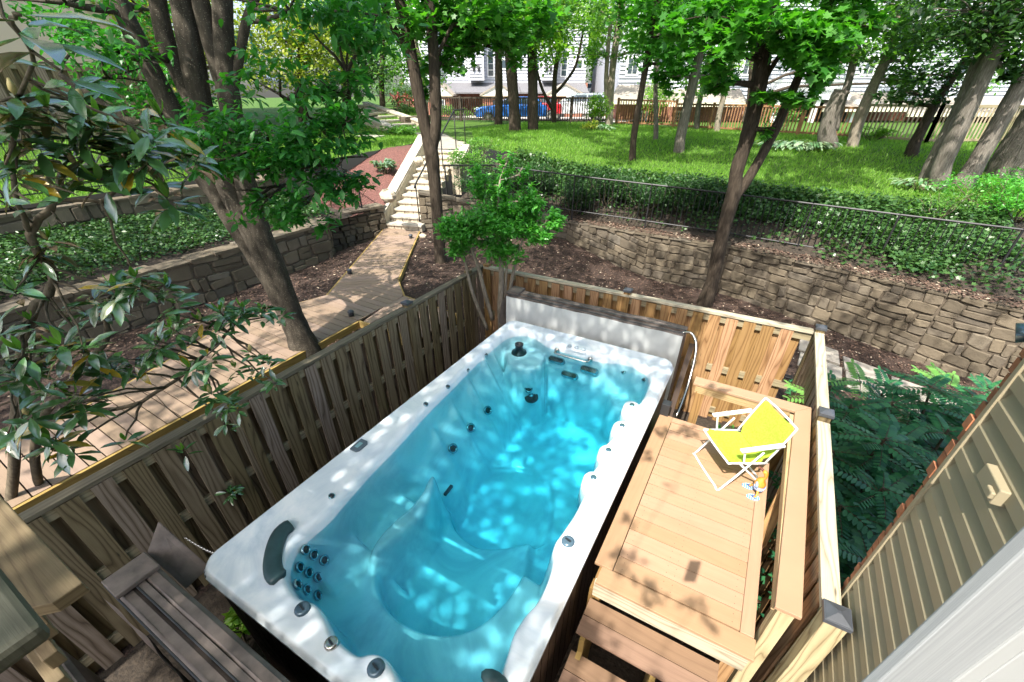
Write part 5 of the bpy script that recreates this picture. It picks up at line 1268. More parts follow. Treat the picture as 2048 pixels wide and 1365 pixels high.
# cars
def car(label,px,py,zg,facing,colr,L=4.5,H=1.48,suv=False):
    p=W(px,py,zg); yaw=facing; t=thing('parked_car',label,'car',p)
    cr,sr_=math.cos(yaw),math.sin(yaw)
    def X3(x,y,z): return (p.x+x*cr-y*sr_,p.y+x*sr_+y*cr,p.z+z)
    body=[(-.5,.28),(-.5,.62),(-.475,.72),(-.36,.76),(.20,.72),(.40,.66),(.485,.56),(.5,.38),(.49,.26)]
    roof=[(-.44,.73),(-.36,1.0 if not suv else 1.02),(-.28,1.05 if suv else 1.03),(.02,1.03),(.20,.735)] if not suv else [(-.49,.73),(-.455,1.02),(-.40,1.07),(.06,1.05),(.24,.735)]
    hw=.9; Hs=H/1.05
    def ext(prof,w0,w1,z0w=None):
        mb=MB(); n=len(prof); rows=[]
        for y,k in ((-w0,1),(w0,1)):
            rows.append([X3(a*L,y*(1 if z<.9 else w1),z*Hs) for a,z in prof])
        i=len(mb.v); mb.v+=rows[0]+rows[1]
        for j in range(n): q=(j+1)%n; mb.f.append((i+j,i+n+j,i+n+q,i+q)); mb.uv.append([(0,0)]*4); mb.m.append(0)
        mb.f.append(tuple(i+j for j in range(n))); mb.uv.append([(0,0)]*n); mb.m.append(0); mb.f.append(tuple(i+n+j for j in range(n-1,-1,-1))); mb.uv.append([(0,0)]*n); mb.m.append(0)
        return mb
    paint=plain('paint',colr,.25,.1,var=.05,coat=1)
    ext(body,hw,1).build('body',paint,t,bevel=.06); ext(roof,hw-.10,.84).build('cabin',paint,t,bevel=.05)
    gl=MB()
    for s in (-1,1):
        y=s*(hw-.085)
        for a0,a1,c0,c1 in ((-.40,-.15,-.345,-.15),(-.13,.175,-.13,.03)):
            q=[X3(a0*L,y,.76*Hs),X3(a1*L,y,.76*Hs),X3(c1*L,y*.88,.985*Hs),X3(c0*L,y*.88,.985*Hs)]; gl.face(q if s<0 else q[::-1])
    gl.quad(X3(.197*L,-.7,.76*Hs),X3(.197*L,.7,.76*Hs),X3(.035*L,.62,1.0*Hs),X3(.035*L,-.62,1.0*Hs)); gl.quad(X3(-.447*L,.7,.78*Hs),X3(-.447*L,-.7,.78*Hs),X3(-.372*L,-.6,1.0*Hs),X3(-.372*L,.6,1.0*Hs))
    gl.build('window',M['glassd'],t)
    for sx in (-.31,.31):
        for s in (-1,1):
            c=Vector(X3(sx*L,s*(hw-.18),.33)); ax=Vector((-sr_*s,cr*s,0)); mb=MB(); mb.lathe(c,ax,[(.33,0),(.34,.05),(.34,.17),(.31,.2),(.22,.2)],20); w_=mb.build('wheel',M['black'],t)
            mb=MB(); mb.lathe(c,ax,[(.22,.19),(.22,.206),(.17,.2),(.05,.21)],12); mb.build('rim',M['steel'],w_)
    mb=MB()
    for s in (-1,1): a=X3(.492*L,s*.62,.55*Hs); mb.ell(a,.10,.16,.08)
    hl=mb
    for s in (-1,1):
        mb=MB(); mb.ell(X3(.478*L,s*.66,.56*Hs),.1,.16,.08); mb.build('headlight',M['white'],t); mb=MB(); mb.ell(X3(-.492*L,s*.7,.6*Hs),.06,.15,.1); mb.build('tail_light',plain('tail_red',(.4,.02,.02),.3),t)
    return t
car('bright blue parked car behind the picket fence and two dark trunks',1022,247,2.42,YAW+math.pi,(.03,.16,.55),4.5)
car('red parked car mostly hidden behind the third dark trunk',1062,240,2.42,YAW+math.pi*.98,(.45,.02,.03),4.3)
car('white car parked right of the red car behind the fence',1150,240,2.42,YAW+math.pi,(.75,.77,.8),4.7,1.6,True)
car('white sedan parked up the slope beside the pale wall',1172,202,3.35,YAW+math.pi*1.04,(.78,.79,.8),4.6)
car('silver white car parked behind the white sedan on the slope',1193,189,3.75,YAW+math.pi*1.04,(.7,.72,.74),4.5)
mb=MB(); slab(mb,1135,1154,182,210,52,2.5); tag(mb.build('shed_wall',M['white'],loc=PL(1145,210,52)),'plain white blocky enclosure wall left of the sloping white cars','wall')
# apartment block on the right
D1=36.0
t=thing('apartment_block','long white lap-sided apartment block with brick ground floor and balcony behind the right trees','building',PL(1650,262,D1))
mb=MB(); A,B,z0,z1=slab(mb,1232,2350,-420,206,D1,12); mb.build('wall_core',M['whites'],t); lapwall(t,'wall',A,B,z0,z0+14,M['whites'],.24)
mb=MB(); slab(mb,1228,2350,206,300,D1,12); mb.build('brick_wall',M['brick'],t)
for px in (1250,1300,1480,1720,1905,1990): window(t,px,px+26,112,152,D1,(2,3))
for px in (1330,1400,1640,1785,1930): window(t,px,px+26,18,62,D1,(2,3))
for px in (1270,1345,1480,1850): window(t,px,px+22,222,250,D1,(2,3))
def pent(x0,x1,y0,y1,dep=2.6,mat='shingletan'):
    mb=MB(); a=PL(x0,y0,D1-.05);b=PL(x1,y0,D1-.05);c=PL(x1+16,y1,D1-dep);e=PL(x0-16,y1,D1-dep); dz=Vector((0,0,.12))
    mb.prismoid([tuple(v-dz) for v in (e,c,b,a)],[tuple(v) for v in (e,c,b,a)]); mb.build('pent_roof',M[mat],t); mb=MB(); slab(mb,x0-14,x1+14,y1+1,y1+9,D1-dep-.02,.3); mb.build('beam',M['cream'],t)
pent(1236,1330,170,200); pent(1660,1800,185,215); pent(1830,2200,195,225); pent(1350,1480,178,205)
# balcony
mb=MB(); slab(mb,1535,1700,190,200,D1-2.2,2.1); mb.build('balcony_floor',M['white'],t)
mb=MB(); n=44
for i in range(n+1): px=1538+(1697-1538)*i/n; slab(mb,px-.8,px+.8,163,190,D1-2.2,.06)
mb.build('balcony_rail',M['white'],t); mb=MB(); slab(mb,1535,1700,160,164,D1-2.25,.12); mb.build('balcony_rail',M['white'],t)
for px in (1540,1618,1694): mb=MB(); slab(mb,px-4,px+4,200,262,D1-2.1,.3); mb.build('post',M['white'],t)
mb=MB(); slab(mb,1540,1695,204,262,D1-.04,.05); mb.build('shade_panel',M['black'],t)  # flat black panel stands for the shade under the balcony
mb=MB(); slab(mb,1580,1606,110,188,D1-.06,.06); mb.build('door',M['glassd'],t)
# peach house upper left
t=thing('peach_house','peach-coloured lap-sided house above the tall fence at the upper left','house',(-18,3,3))
mb=MB(); mb.box(-26,-18.1,-6,9.5,3,14); mb.build('wall_core',M['pinks'],t); lapwall(t,'wall',Vector((-18.1,9.5,0)),Vector((-18.1,-6,0)),3,14,M['pinks'],.2)
lapwall(t,'wall',Vector((-26,9.52,0)),Vector((-18.1,9.52,0)),3,14,M['pinks'],.2)
mb=MB(); mb.box(-18.09,-17.98,2.3,3.6,5.2,6.9); f=mb.build('window',M['white'],t); mb=MB(); mb.box(-17.985,-17.97,2.42,3.48,5.32,6.0); mb.box(-17.985,-17.97,2.42,3.48,6.1,6.78); mb.build('pane',M['glassd'],f)
mb=MB(); mb.prismoid([(-27,-7,14),(-17.2,-7,14),(-17.2,10.4,14),(-27,10.4,14)],[(-22.1,-7,17.5),(-22,-7,17.5),(-22,10.4,17.5),(-22.1,10.4,17.5)]); mb.build('roof',M['shingle'],t)
# playhouse railing glimpse
t=thing('play_deck','teal and white railing of a raised play deck beyond the big tree','play structure',PL(510,150,22)); mb=MB()
for i in range(9): px=487+i*5; slab(mb,px,px+1.6,96,150,22,.06)
slab(mb,484,530,94,98,21.95,.14); slab(mb,484,530,150,155,21.95,.3); mb.build('railing',M['white'],t); mb=MB(); slab(mb,490,496,60,158,22.2,.2); slab(mb,520,526,60,158,22.2,.2); mb.build('post',plain('teal_paint',(.05,.3,.35),.5),t); mb=MB(); a=PL(528,148,22);b=PL(556,166,21); mb.board(a,b,.5,.06); mb.build('slide',M['white'],t)
# ================================================================== TREES
def GL(px,py): return onto(px,py,g_lawn,2.4)
# big multi-stem tree by the left fence
bp_=W(615,712,.85)
tree('big grey smooth-barked tree forking into many stems behind the left fence',bp_,[
 [(590,650,.165),(548,560,.155),(507,470,.13),(460,380,.125),(425,290,.11),(400,200,.115),(382,100,.11),(362,0,.10),(340,-160,.09)],
 [(592,650,.14),(555,550,.13),(515,450,.125),(495,380,.12),(475,300,.11),(462,220,.11),(452,140,.10),(446,40,.09),(440,-150,.08)],
 [(560,600,.10),(500,500,.10),(438,400,.10),(375,280,.10),(318,170,.095),(268,70,.09),(225,-20,.085),(150,-160,.07)],
 [(462,220,.09),(430,110,.085),(405,20,.08),(380,-120,.07)],
 [(425,290,.08),(400,230,.09),(345,120,.085),(322,40,.08),(300,-100,.07)],
 [(450,420,.06),(380,340,.055),(290,265,.05),(200,205,.04),(120,150,.025)],
 [(470,300,.045),(520,270,.03),(600,290,.02),(680,330,.01)],
 [(462,200,.05),(480,110,.045),(500,20,.04),(560,-100,.04)]],
 [(170,40,.3,(.6,.5,.2),380),(235,150,.5,(.8,.5,.3),800),(350,215,.5,(.7,.5,.3),700),(400,270,-1.0,(.6,.4,.3),650),(500,290,-1.4,(.6,.4,.3),600),
  (560,330,-1.4,(.5,.4,.3),430),(630,330,-1.3,(.5,.4,.25),380),(700,215,-1.0,(.4,.4,.15),230),(640,240,-1.2,(.5,.4,.25),420),(560,160,-1.0,(.6,.4,.2),330),(700,60,-.8,(.6,.4,.2),420),(620,20,-.8,(.7,.5,.2),420),
  (520,390,-1.3,(.4,.3,.25),260),(600,420,-1.2,(.3,.3,.2),300),(660,385,-1.1,(.25,.3,.2),240),(300,20,.9,(.9,.5,.3),600),(90,0,-.5,(.6,.5,.2),250),(700,20,-.4,(.5,.4,.25),300),
  (690,360,-1.1,(.2,.3,.18),170),(470,330,-1.2,(.4,.3,.2),300),(215,110,-.8,(.4,.4,.25),240),(710,150,-1.0,(.35,.3,.15),170)],
 M['bark1'],M['zelk'],.098,T_OV,flare=1.35,droop=.35,n=18,dens=.85)
# twin-trunk tree by the stair foot
tree('thin tree with twin dark trunks rising beside the boardwalk foot',W(884,552,.62),[
 [(880,500,.125),(874,420,.125),(868,350,.13),(862,300,.14),(852,262,.115),(840,205,.11),(828,140,.11),(815,70,.105),(800,0,.10),(780,-100,.09)],
 [(864,300,.11),(872,250,.105),(870,170,.105),(866,90,.10),(858,0,.09),(850,-110,.08)],
 [(828,130,.07),(800,80,.065),(775,30,.06),(758,-30,.05)],[(870,120,.04),(885,90,.035),(905,50,.03)]],
 [(880,60,.3,(.9,.8,.5),520),(930,40,.5,(1.0,.8,.5),560),(985,60,.6,(1.0,.8,.45),480),(910,120,.4,(.5,.5,.4),190),(870,150,.3,(.3,.4,.4),110),(760,0,.2,(.9,.8,.5),420),(1040,30,.8,(.8,.8,.5),380),(840,-60,0,(1.4,1,.5),420),(940,-60,0,(1.4,1,.5),420),(1000,95,.5,(.4,.5,.25),130)],
 M['bark2'],M['maple'],.15,T_MP,flare=1.15,droop=.35)
# maple behind the back fence
tree('maple with two brown trunks growing behind the back fence',W(1408,612,.02),[
 [(1425,560,0.140),(1440,490,0.134),(1455,430,0.134),(1468,385,0.140),(1474,340,0.122),(1492,285,0.128),(1505,235,0.134),(1518,170,0.134),(1527,100,0.128),(1538,20,0.122),(1548,-90,0.110)],
 [(1472,392,0.098),(1495,360,0.091),(1530,300,0.085),(1562,235,0.083),(1590,170,0.073),(1625,90,0.061),(1660,10,0.055),(1690,-90,0.049)],
 [(1518,190,0.049),(1535,150,0.043),(1560,110,0.037)]],
 [(1480,40,-.5,(.6,.6,.35),430),(1450,110,-.4,(.4,.5,.3),260),(1560,60,-.6,(.6,.6,.4),520),(1620,110,-.5,(.5,.5,.35),420),(1600,190,-.5,(.25,.4,.25),150),(1640,60,-.4,(.6,.6,.4),420),(1660,150,-.4,(.3,.4,.2),150),(1430,170,-.3,(.3,.4,.2),110),(1540,190,-.4,(.25,.3,.15),80),(1400,30,-.2,(.5,.6,.35),240),(1700,40,-.2,(.6,.6,.4),330),(1550,-40,-.2,(1.2,.8,.4),420),(1660,-30,-.2,(.8,.8,.4),300),(1540,260,-.3,(.15,.3,.2),36),(1440,60,-.6,(.3,.3,.2),150)],
 M['bark2'],M['maple'],.155,T_MP,flare=1.25,droop=.4)
# crape myrtle inside the fence corner
bc=Vector((-3.35,5.35,0))
tree('young bushy multi-stem crape myrtle in the fence corner behind the spa',bc,[
 [(1003,690,.05),(1000,620,.048),(1003,560,.045),(1000,500,.03),(995,430,.02),(1000,360,.012)],[(985,640,.035),(968,580,.033),(955,530,.025),(935,480,.015)],[(1015,640,.035),(1022,570,.03),(1035,510,.02),(1050,470,.015)],[(975,660,.03),(950,600,.03),(938,560,.025),(930,520,.015)],[(1010,600,.025),(1013,540,.02),(1020,470,.015)]],
 [(985,440,0,(.42,.38,.25),1250),(1040,440,.1,(.36,.35,.25),1000),(930,460,.05,(.34,.3,.22),850),(1000,385,.1,(.25,.25,.25),520),(1060,400,.1,(.2,.2,.22),360),(960,370,.1,(.16,.2,.25),260),(1105,440,.1,(.16,.2,.14),260),(900,455,0,(.14,.2,.14),220),(1010,330,.1,(.1,.1,.2),90),(1050,350,.1,(.08,.1,.2),80),(1000,500,0,(.35,.3,.18),650),(1080,470,0,(.22,.2,.12),300),(925,500,0,(.16,.2,.12),220)],
 M['bark4'],M['crape'],.078,T_OV,name='crape_myrtle',flare=1.0,droop=-.15,n=8,dens=1.9)
far_g='trees on the far lawn'
def ftree(label,px,py,stems,crown,bk,lf,ls=.2,tm=T_RH,flare=1.12,**k):
    return tree(label,GL(px,py),[[(a[0],a[1],a[2]*.84)+tuple(a[3:]) for a in st] for st in stems],crown,bk,lf,ls,tm,flare=flare,n=10,**k)
ftree('straight dark trunk, leftmost of three near the parked blue car',997,249,[[(998,200,.24),(997,120,.22),(995,40,.2),(990,-80,.18)]],
 [(980,20,0,(3,2,1.0),900),(1000,-60,0,(4,3,1.5),900),(950,-20,0,(2.5,2,1),500),(1010,60,-1,(1.5,1.5,.7),350)],M['bark2'],M['mid'],.24)
ftree('thickest of three straight dark trunks near the parked blue car',1030,263,[[(1028,215,.29),(1022,130,.27),(1016,50,.25),(1008,-80,.2)]],
 [(1040,30,0,(2.2,2,1.0),800),(1030,-60,0,(3.5,3,1.5),800),(1070,50,-.5,(1.5,1.5,.8),500),(1090,80,-.5,(1,1,.6),260)],M['bark2'],M['bright'],.2)
ftree('straight dark trunk, rightmost of three near the parked blue car',1066,262,[[(1066,215,.26),(1065,130,.25),(1063,50,.22),(1060,-80,.2)]],
 [(1080,20,0,(2.2,2,.9),700),(1060,90,-.5,(1.2,1,.7),380),(1100,-60,0,(3,3,1.5),800),(1125,40,0,(1.6,1.6,.9),500)],M['bark2'],M['mid'],.2)
ftree('slim dark tree with spreading low branches in front of the white cars',1108,247,[[(1108,200,.16),(1110,150,.15),(1118,90,.13),(1122,10,.12),(1125,-80,.1)],[(1108,190,.1),(1130,165,.09),(1152,130,.08),(1165,70,.07)],[(1105,220,.1),(1085,180,.09),(1073,140,.08)],[(1112,140,.07),(1100,90,.06),(1095,20,.05)]],
 [(1130,70,0,(2,2,1.2),900),(1170,50,0,(1.5,1.5,1.3),700),(1100,110,0,(1.2,1.2,.7),350),(1180,110,0,(1,1,.7),300),(1150,0,0,(2.5,2.5,1.3),800)],M['bark2'],M['bright'],.18)
ftree('tall pale leaning trunk beside the green shrub by the fence end',1218,252,[[(1220,200,.22),(1226,130,.2),(1236,60,.19),(1247,-10,.18),(1262,-100,.15)],[(1218,230,.15),(1212,180,.13),(1215,110,.12),(1222,40,.11)]],
 [(1260,40,0,(2.2,2,1.2),800),(1200,20,0,(2,2,1.2),700),(1290,100,-.5,(1.2,1.2,.7),300),(1250,-60,0,(4,3,1.4),900),(1200,110,0,(.9,.9,.6),250)],M['bark4'],M['mid'],.2)
ftree('thin leaning brown tree nearest the hedge, left of its neighbour',1264,322,[[(1268,270,.125),(1280,200,.12),(1292,130,.11),(1303,60,.1),(1312,-10,.1),(1325,-100,.08)]],
 [(1330,70,0,(1.1,1,.8),500),(1290,20,0,(1.3,1.2,.7),500),(1350,130,0,(.6,.6,.4),160),(1310,-50,0,(2.4,2,1),700)],M['bark2'],M['maple'],.19,T_MP)
ftree('very thin dark tree on the lawn between two leaning brown trunks',1311,280,[[(1312,240,.11),(1311,180,.1),(1315,110,.1),(1320,30,.09),(1324,-80,.08)]],
 [(1320,30,0,(1.5,1.5,.9),400),(1340,-50,0,(2.5,2.5,1.2),600)],M['bark3'],M['mid'],.2)
ftree('medium brown tree leaning right in front of the apartment siding',1357,305,[[(1362,270,.2),(1378,200,.185),(1392,140,.17),(1405,80,.16),(1420,10,.15),(1440,-100,.12)]],
 [(1370,110,.3,(1.1,1,.7),420),(1330,150,.3,(.6,.8,.4),190),(1420,40,0,(1.6,1.4,.9),600),(1440,150,.4,(.7,.7,.4),190),(1430,-50,0,(3,2.6,1.2),800)],M['bark3'],M['maple'],.2,T_MP)
ftree('short pale stem in front of the red fence beside a bent vine',1433,263,[[(1437,235,.15),(1447,195,.13),(1460,150,.12),(1475,90,.1),(1490,20,.1)]],
 [(1450,110,0,(1.4,1.4,.9),420),(1480,40,0,(2,2,1.2),500),(1415,160,0,(.9,.9,.5),220)],M['bark4'],M['bright'],.2)
ftree('thin dark trunk behind the red fence left of the pale stem',1392,260,[[(1396,220,.14),(1408,160,.13),(1420,100,.12),(1435,20,.1)]],
 [(1385,170,0,(1.2,1.2,.6),350),(1425,60,0,(1.8,1.8,1),400)],M['bark3'],M['mid'],.2)
ftree('lopped thick pale trunk ending in a flat cut beside the hosta bed',1655,296,[[(1653,270,.30),(1660,235,.27),(1672,205,.27),(1684,182,.28)],[(1668,262,.16),(1680,215,.15),(1698,160,.13),(1712,100,.12),(1728,40,.1),(1740,-80,.1)]],
 [(1730,60,0,(1.5,1.5,.9),600),(1700,110,0,(.9,.9,.5),260),(1760,0,0,(2.2,2,1.2),700)],M['bark3'],M['mid'],.19)
ftree('pale mottled tree forking above the lawn, left of the small dark leaning one',1703,294,[[(1712,262,.2),(1728,215,.19),(1748,170,.18),(1765,135,.17),(1785,80,.1),(1800,20,.09)],[(1765,135,.12),(1800,95,.11),(1835,55,.1),(1870,10,.08),(1900,-60,.07)]],
 [(1800,60,0,(1.5,1.4,.9),700),(1850,120,-.3,(1.1,1,.6),420),(1770,30,0,(1.6,1.5,1),600),(1870,40,0,(1.5,1.4,.9),600),(1810,160,-.3,(.8,.8,.35),260),(1840,-40,0,(3,2.6,1.2),800)],M['bark4'],M['mid'],.18)
ftree('small dark crooked tree leaning right beside the tan picket fence',1820,313,[[(1828,290,.19),(1842,262,.16),(1862,225,.15),(1885,185,.13),(1910,150,.11),(1935,110,.08)]],
 [(1880,150,0,(1.0,1,.5),500),(1830,190,0,(.8,.8,.35),330),(1930,110,0,(1,1,.6),420),(1790,200,0,(.6,.7,.25),180)],M['bark2'],M['dark'],.15)
ftree('tall ridged grey trunk leaning right, front one of the close pair',1872,374,[[(1885,330,.23),(1915,265,.21),(1950,190,.20),(1985,110,.19),(2018,30,.18),(2060,-70,.17)]],
 [(1960,60,-.2,(.8,.8,.6),420),(2000,-10,0,(1.8,1.6,.9),600),(2040,60,-.2,(.6,.6,.6),330),(2030,130,0,(.5,.5,.35),200),(1920,20,0,(1,1,.6),420)],M['bark3'],M['dark'],.15)
ftree('tall ridged grey trunk leaning right, rear one of the close pair',1850,362,[[(1868,320,.19),(1895,262,.16),(1922,205,.15),(1952,130,.14),(1985,50,.13),(2030,-60,.12)]],
 [(1960,-40,0,(2,2,1),600),(1930,60,0,(1,1,.6),330)],M['bark3'],M['dark'],.16)
ftree('wide ridged grey trunk leaning hard right near the edge',1925,372,[[(1948,335,.25),(1985,270,.22),(2030,190,.21),(2075,110,.2),(2130,20,.2)]],
 [(2050,40,0,(1.3,1.2,.8),500),(2090,-20,0,(2,2,1),500)],M['bark3'],M['mid'],.16)
ftree('massive dark trunk at the far right edge with a scarred base',2012,352,[[(2030,310,.50),(2060,255,.42),(2100,190,.38),(2150,100,.35)]],
 [(2040,90,.5,(1.2,1.2,.8),400),(2100,0,0,(2.6,2,1),500)],M['bark3'],M['dark'],.17)
# trees behind, left of the centre
def btree(label,px,py,d,crown,bk,lf,ls,stem=None):
    b=PL(px,py,d); b.z=2.6
    return tree(label,b,[stem or [(px,py-50,.16),(px+2,py-110,.14),(px+4,py-200,.1)]],crown,bk,lf,ls,T_RH,flare=1.2,n=8)
btree('yellow-green airy tree behind the big multi-stem tree',600,230,19,[(560,80,0,(2.2,1.6,1.3),2200),(640,110,0,(1.6,1.4,1.0),1500),(520,40,0,(1.5,1.4,1.1),1200),(610,20,0,(2.2,1.8,1),1500),(590,150,0,(1.4,1.2,.7),700)],M['bark2'],M['yell'],.15)
btree('dark green rounded evergreen left of the upper stone steps',690,225,24,[(690,90,0,(2.0,1.8,1.5),2200),(720,150,0,(1.5,1.4,.9),1100),(670,150,0,(1.3,1.2,.8),800),(700,40,0,(1.6,1.5,1),1100)],M['bark2'],M['dark'],.17)
btree('slim tree with light leaves above the pink flowering shrubs',763,215,30,[(760,60,0,(2.6,2.4,2),1500),(790,130,0,(1.8,1.8,1.2),900),(740,150,0,(1.3,1.3,.8),500),(800,20,0,(2.5,2.5,1.3),900)],M['bark2'],M['mid'],.2)
btree('pale green tree behind the thin twin-trunk tree',850,225,30,[(850,120,0,(1.6,1.6,1.4),600),(835,40,0,(2,2,1.4),700),(820,180,0,(1,1,.7),300)],M['bark4'],M['bright'],.2,[(848,180,.17),(838,120,.15),(826,60,.13),(815,-20,.12)])
btree('brown and gold backlit tree high behind the big tree stems',400,230,17,[(300,60,0,(2.0,1.5,1.1),1500),(420,60,0,(1.6,1.5,1.2),1300),(360,150,0,(1.6,1.4,1),1000),(480,130,0,(1.2,1.2,1),700),(250,20,0,(1.6,1.4,1),900)],M['bark2'],M['yell'],.16)
btree('bright green shrubby tree glowing above the upper left iron fence',250,330,13.5,[(230,260,0,(1.4,1,.6),1500),(300,300,0,(1.0,.9,.5),900),(180,230,0,(.9,.9,.5),600),(340,240,0,(1,.9,.6),700)],M['bark2'],M['bright'],.12,[(250,310,.08),(245,270,.06),(240,240,.05)])
btree('leafy tree rising behind the parked cars',1190,200,58,[(1190,90,0,(6,4,4),2600),(1130,60,0,(5,4,4),2200),(1230,60,0,(4,4,4),1600)],M['bark2'],M['bright'],.42,[(1190,150,.4),(1192,80,.3)])
btree('dense tree filling the gap above the townhouse roofs',900,200,60,[(760,60,0,(7,4,6),2600),(700,20,0,(7,4,6),2200),(820,-20,0,(8,4,5),2200)],M['bark2'],M['mid'],.45,[(900,100,.4),(850,20,.3)])
btree('leafy tree standing just behind the three dark trunks by the cars',1020,225,33,[(900,20,0,(2.2,1,1),900),(1000,10,0,(2.4,1,.9),900),(1100,20,0,(2.4,1,1),900),(1290,60,0,(2,1,1.2),600),(1200,40,0,(2,1,1.2),700),(960,60,0,(1,1,.5),200)],M['bark2'],M['bright'],.24,[(1021,200,.12),(1021,120,.1),(1020,30,.08)])
btree('tall hazy green tree at the top right beyond the apartments',1500,200,33,[(1500,60,0,(2.5,1,2),700),(1760,60,0,(2.5,1,2),900),(1900,70,0,(2.5,1,2),900),(1650,20,0,(3,1,2),700),(1980,150,0,(1.6,1,1.2),500)],M['bark2'],M['mid'],.24,[(1500,200,.2),(1505,120,.18),(1510,40,.15)])
# unseen trees added behind the view: crowns laid out to dapple spa and boardwalk
def shade(label,base,blobs,ls,lf,tm=T_OV,sp=.16):
    t=thing('added_shade_tree',label,'tree',base); mb=MB(); b=Vector(base); top=b+Vector((.3,.3,7.4)); limb(mb,b,top,.28,.12,.02,7,12); P_=[]
    for c,r_,n in blobs:
        c=Vector(c); limb(mb,top-Vector((0,0,1.2)),c,.08,.015,.05,6,6); 
    mb.build('trunk',M['bark1'],t,True); cloud('crown',blobs,ls,lf,t,tm,1,.85,.2,sub=8); return t
random.seed(11)
NG=np.random.default_rng(5).random((80,80))
def vn(x,y,sc):
    x=x/sc+40; y=y/sc+40; i=int(x)%79; j=int(y)%79; u=x-int(x); v=y-int(y); u=u*u*(3-2*u); v=v*v*(3-2*v)
    return (NG[i,j]*(1-u)+NG[i+1,j]*u)*(1-v)+(NG[i,j+1]*(1-u)+NG[i+1,j+1]*u)*v
def fbm(x,y,sc): return .5*vn(x,y,sc)+.3*vn(x+7,y+3,sc*.45)+.2*vn(x+3,y+9,sc*.2)
GAPS=[]
def gap(px,py,z,rx,ry): p=W(px,py,z); k=(1.3-z)/SUND.z; GAPS.append((p.x+SUND.x*k,p.y+SUND.y*k,rx,ry))
for g in [(885,1105,.55,.30,.22),(845,1060,.8,.13,.10),(950,1068,.5,.16,.09),(1125,855,.5,.24,.13),(1170,905,.5,.22,.12),(1060,812,.5,.13,.10),(1010,800,.6,.10,.07),(1150,945,.6,.14,.12),(705,1095,.9,.10,.09),(735,1125,.9,.08,.12),(770,985,1.0,.06,.05),(800,1000,1.0,.05,.04),
    (985,985,.5,.07,.05),(1010,910,.5,.05,.04),(1200,770,.9,.10,.06),(1230,778,1.0,.10,.05),(1035,1160,.8,.08,.12),(1080,1100,1.2,.06,.10),(1060,1130,1.2,.05,.06),(600,1010,1.4,.10,.05),(545,1060,1.4,.07,.04),(690,910,1.4,.05,.05),(830,780,1.4,.05,.10),(905,745,1.4,.04,.08),(935,715,1.4,.05,.08),(975,690,1.4,.06,.10),(1150,670,1.3,.10,.06),(1080,660,1.4,.06,.05),
    (1215,640,1.4,.05,.10),(1250,665,1.35,.06,.10),(1175,620,1.45,.04,.12),(1310,680,1.35,.06,.1),(1290,735,1.4,.08,.06),(1325,770,1.4,.07,.05),(500,1160,1.4,.05,.04),(1040,700,1.3,.06,.04)]: gap(*g)
def ingap(x,y):
    for gx_,gy_,rx,ry in GAPS:
        d=((x-gx_)/rx)**2+((y-gy_)/ry)**2
        if d<1.15+(fbm(x*3,y*3,.35)-.5)*2.2: return True
    return False
def cover_at(x,y):
    """chance that leaves shade the point x,y at height 1.3"""
    if x>-.52+.18*math.sin(y*3.1) and y<5.0 and y>1.45:
        return .0
    if -.82<x<=-.3 and 1.5<y<3.75: 
        return 1.0 if fbm(x,y,.5)>.66 or (y<1.75 and fbm(x,y,.3)>.5) else 0.0
    if -4.9<x<-.3 and -1<y<6.2: return 0.0 if ingap(x,y) else 1.0
    if x<=-4.9 and y<9: return 1.0 if fbm(x,y,.9)>.47 else .06
    if y>=6.2: return 1.0 if fbm(x,y,.8)>.43+.12*max(0,min(1,(x-1.0)/2)) else .05
    return 0
def shade_leaves(label,base,x0,x1,y0,y1,lai,ls,lf,topx=None):
    t=thing('added_shade_tree',label,'tree',base); P_=[]; n=int((x1-x0)*(y1-y0)*lai/(ls*ls*.34))
    for _ in range(n):
        x=U_(x0,x1);y=U_(y0,y1)
        if random.random()<cover_at(x,y):
            h=8.4+1.5*random.random()+.5*math.sin(x*1.3)*math.cos(y); k=(h-1.3)/SUND.z; P_.append((x+SUND.x*k,y+SUND.y*k,h))
    mb=MB(); b=Vector(base); c=Vector(P_[len(P_)//2]); top=Vector((c.x,c.y,6.9)).lerp(Vector((b.x,b.y,6.9)),.5) if topx is None else Vector(topx); limb(mb,b,top,.28,.13,.02,7,12)
    for q in random.sample(P_,40): limb(mb,top,Vector(q),.05,.008,.05,6,5)
    mb.build('trunk',M['bark1'],t,True)
    P_=np.array(P_); n=len(P_); d=RNG.normal(size=(n,3)); d[:,2]=d[:,2]*.4-.2; u=RNG.normal(size=(n,3))*.35; u[:,2]+=1
    leaves('crown',P_,d,u,ls*RNG.uniform(.7,1.25,n),T_OV,lf,t)
U_=random.uniform
shade_leaves('unseen tall tree added over the near left of the garden to shade the boardwalk',(-9,-9,0),-11,-4.9,-1.5,9,1.6,.15,M['zelk'])
shade_leaves('unseen tall tree added behind the viewpoint to shade the spa',(-4.5,-8.5,0),-4.9,-.25,-1.2,6.2,3.4,.13,M['zelk'])
shade_leaves('unseen tall tree added behind the house to shade the back wall bed',(-6.5,-9.5,0),-4.9,4.0,6.2,10.8,1.8,.15,M['zelk'],(-3.6,.8,7.6))
def clump(x,y,r_,n,z=1.15):
    out=[]
    for _ in range(n):
        a=U_(0,6.28); q=r_*math.sqrt(random.random())*U_(.3,1.1); out.append((x+q*math.cos(a),y+q*math.sin(a)))
    return out
t=thing('added_shade_tree','unseen thin leafy branch tree added beyond the near corner to throw leaf shadows on deck and steps','tree',(-1.6,-6.5,0)); P_=[]  # unseen; leaf clumps set up-sun of the wanted deck shadows
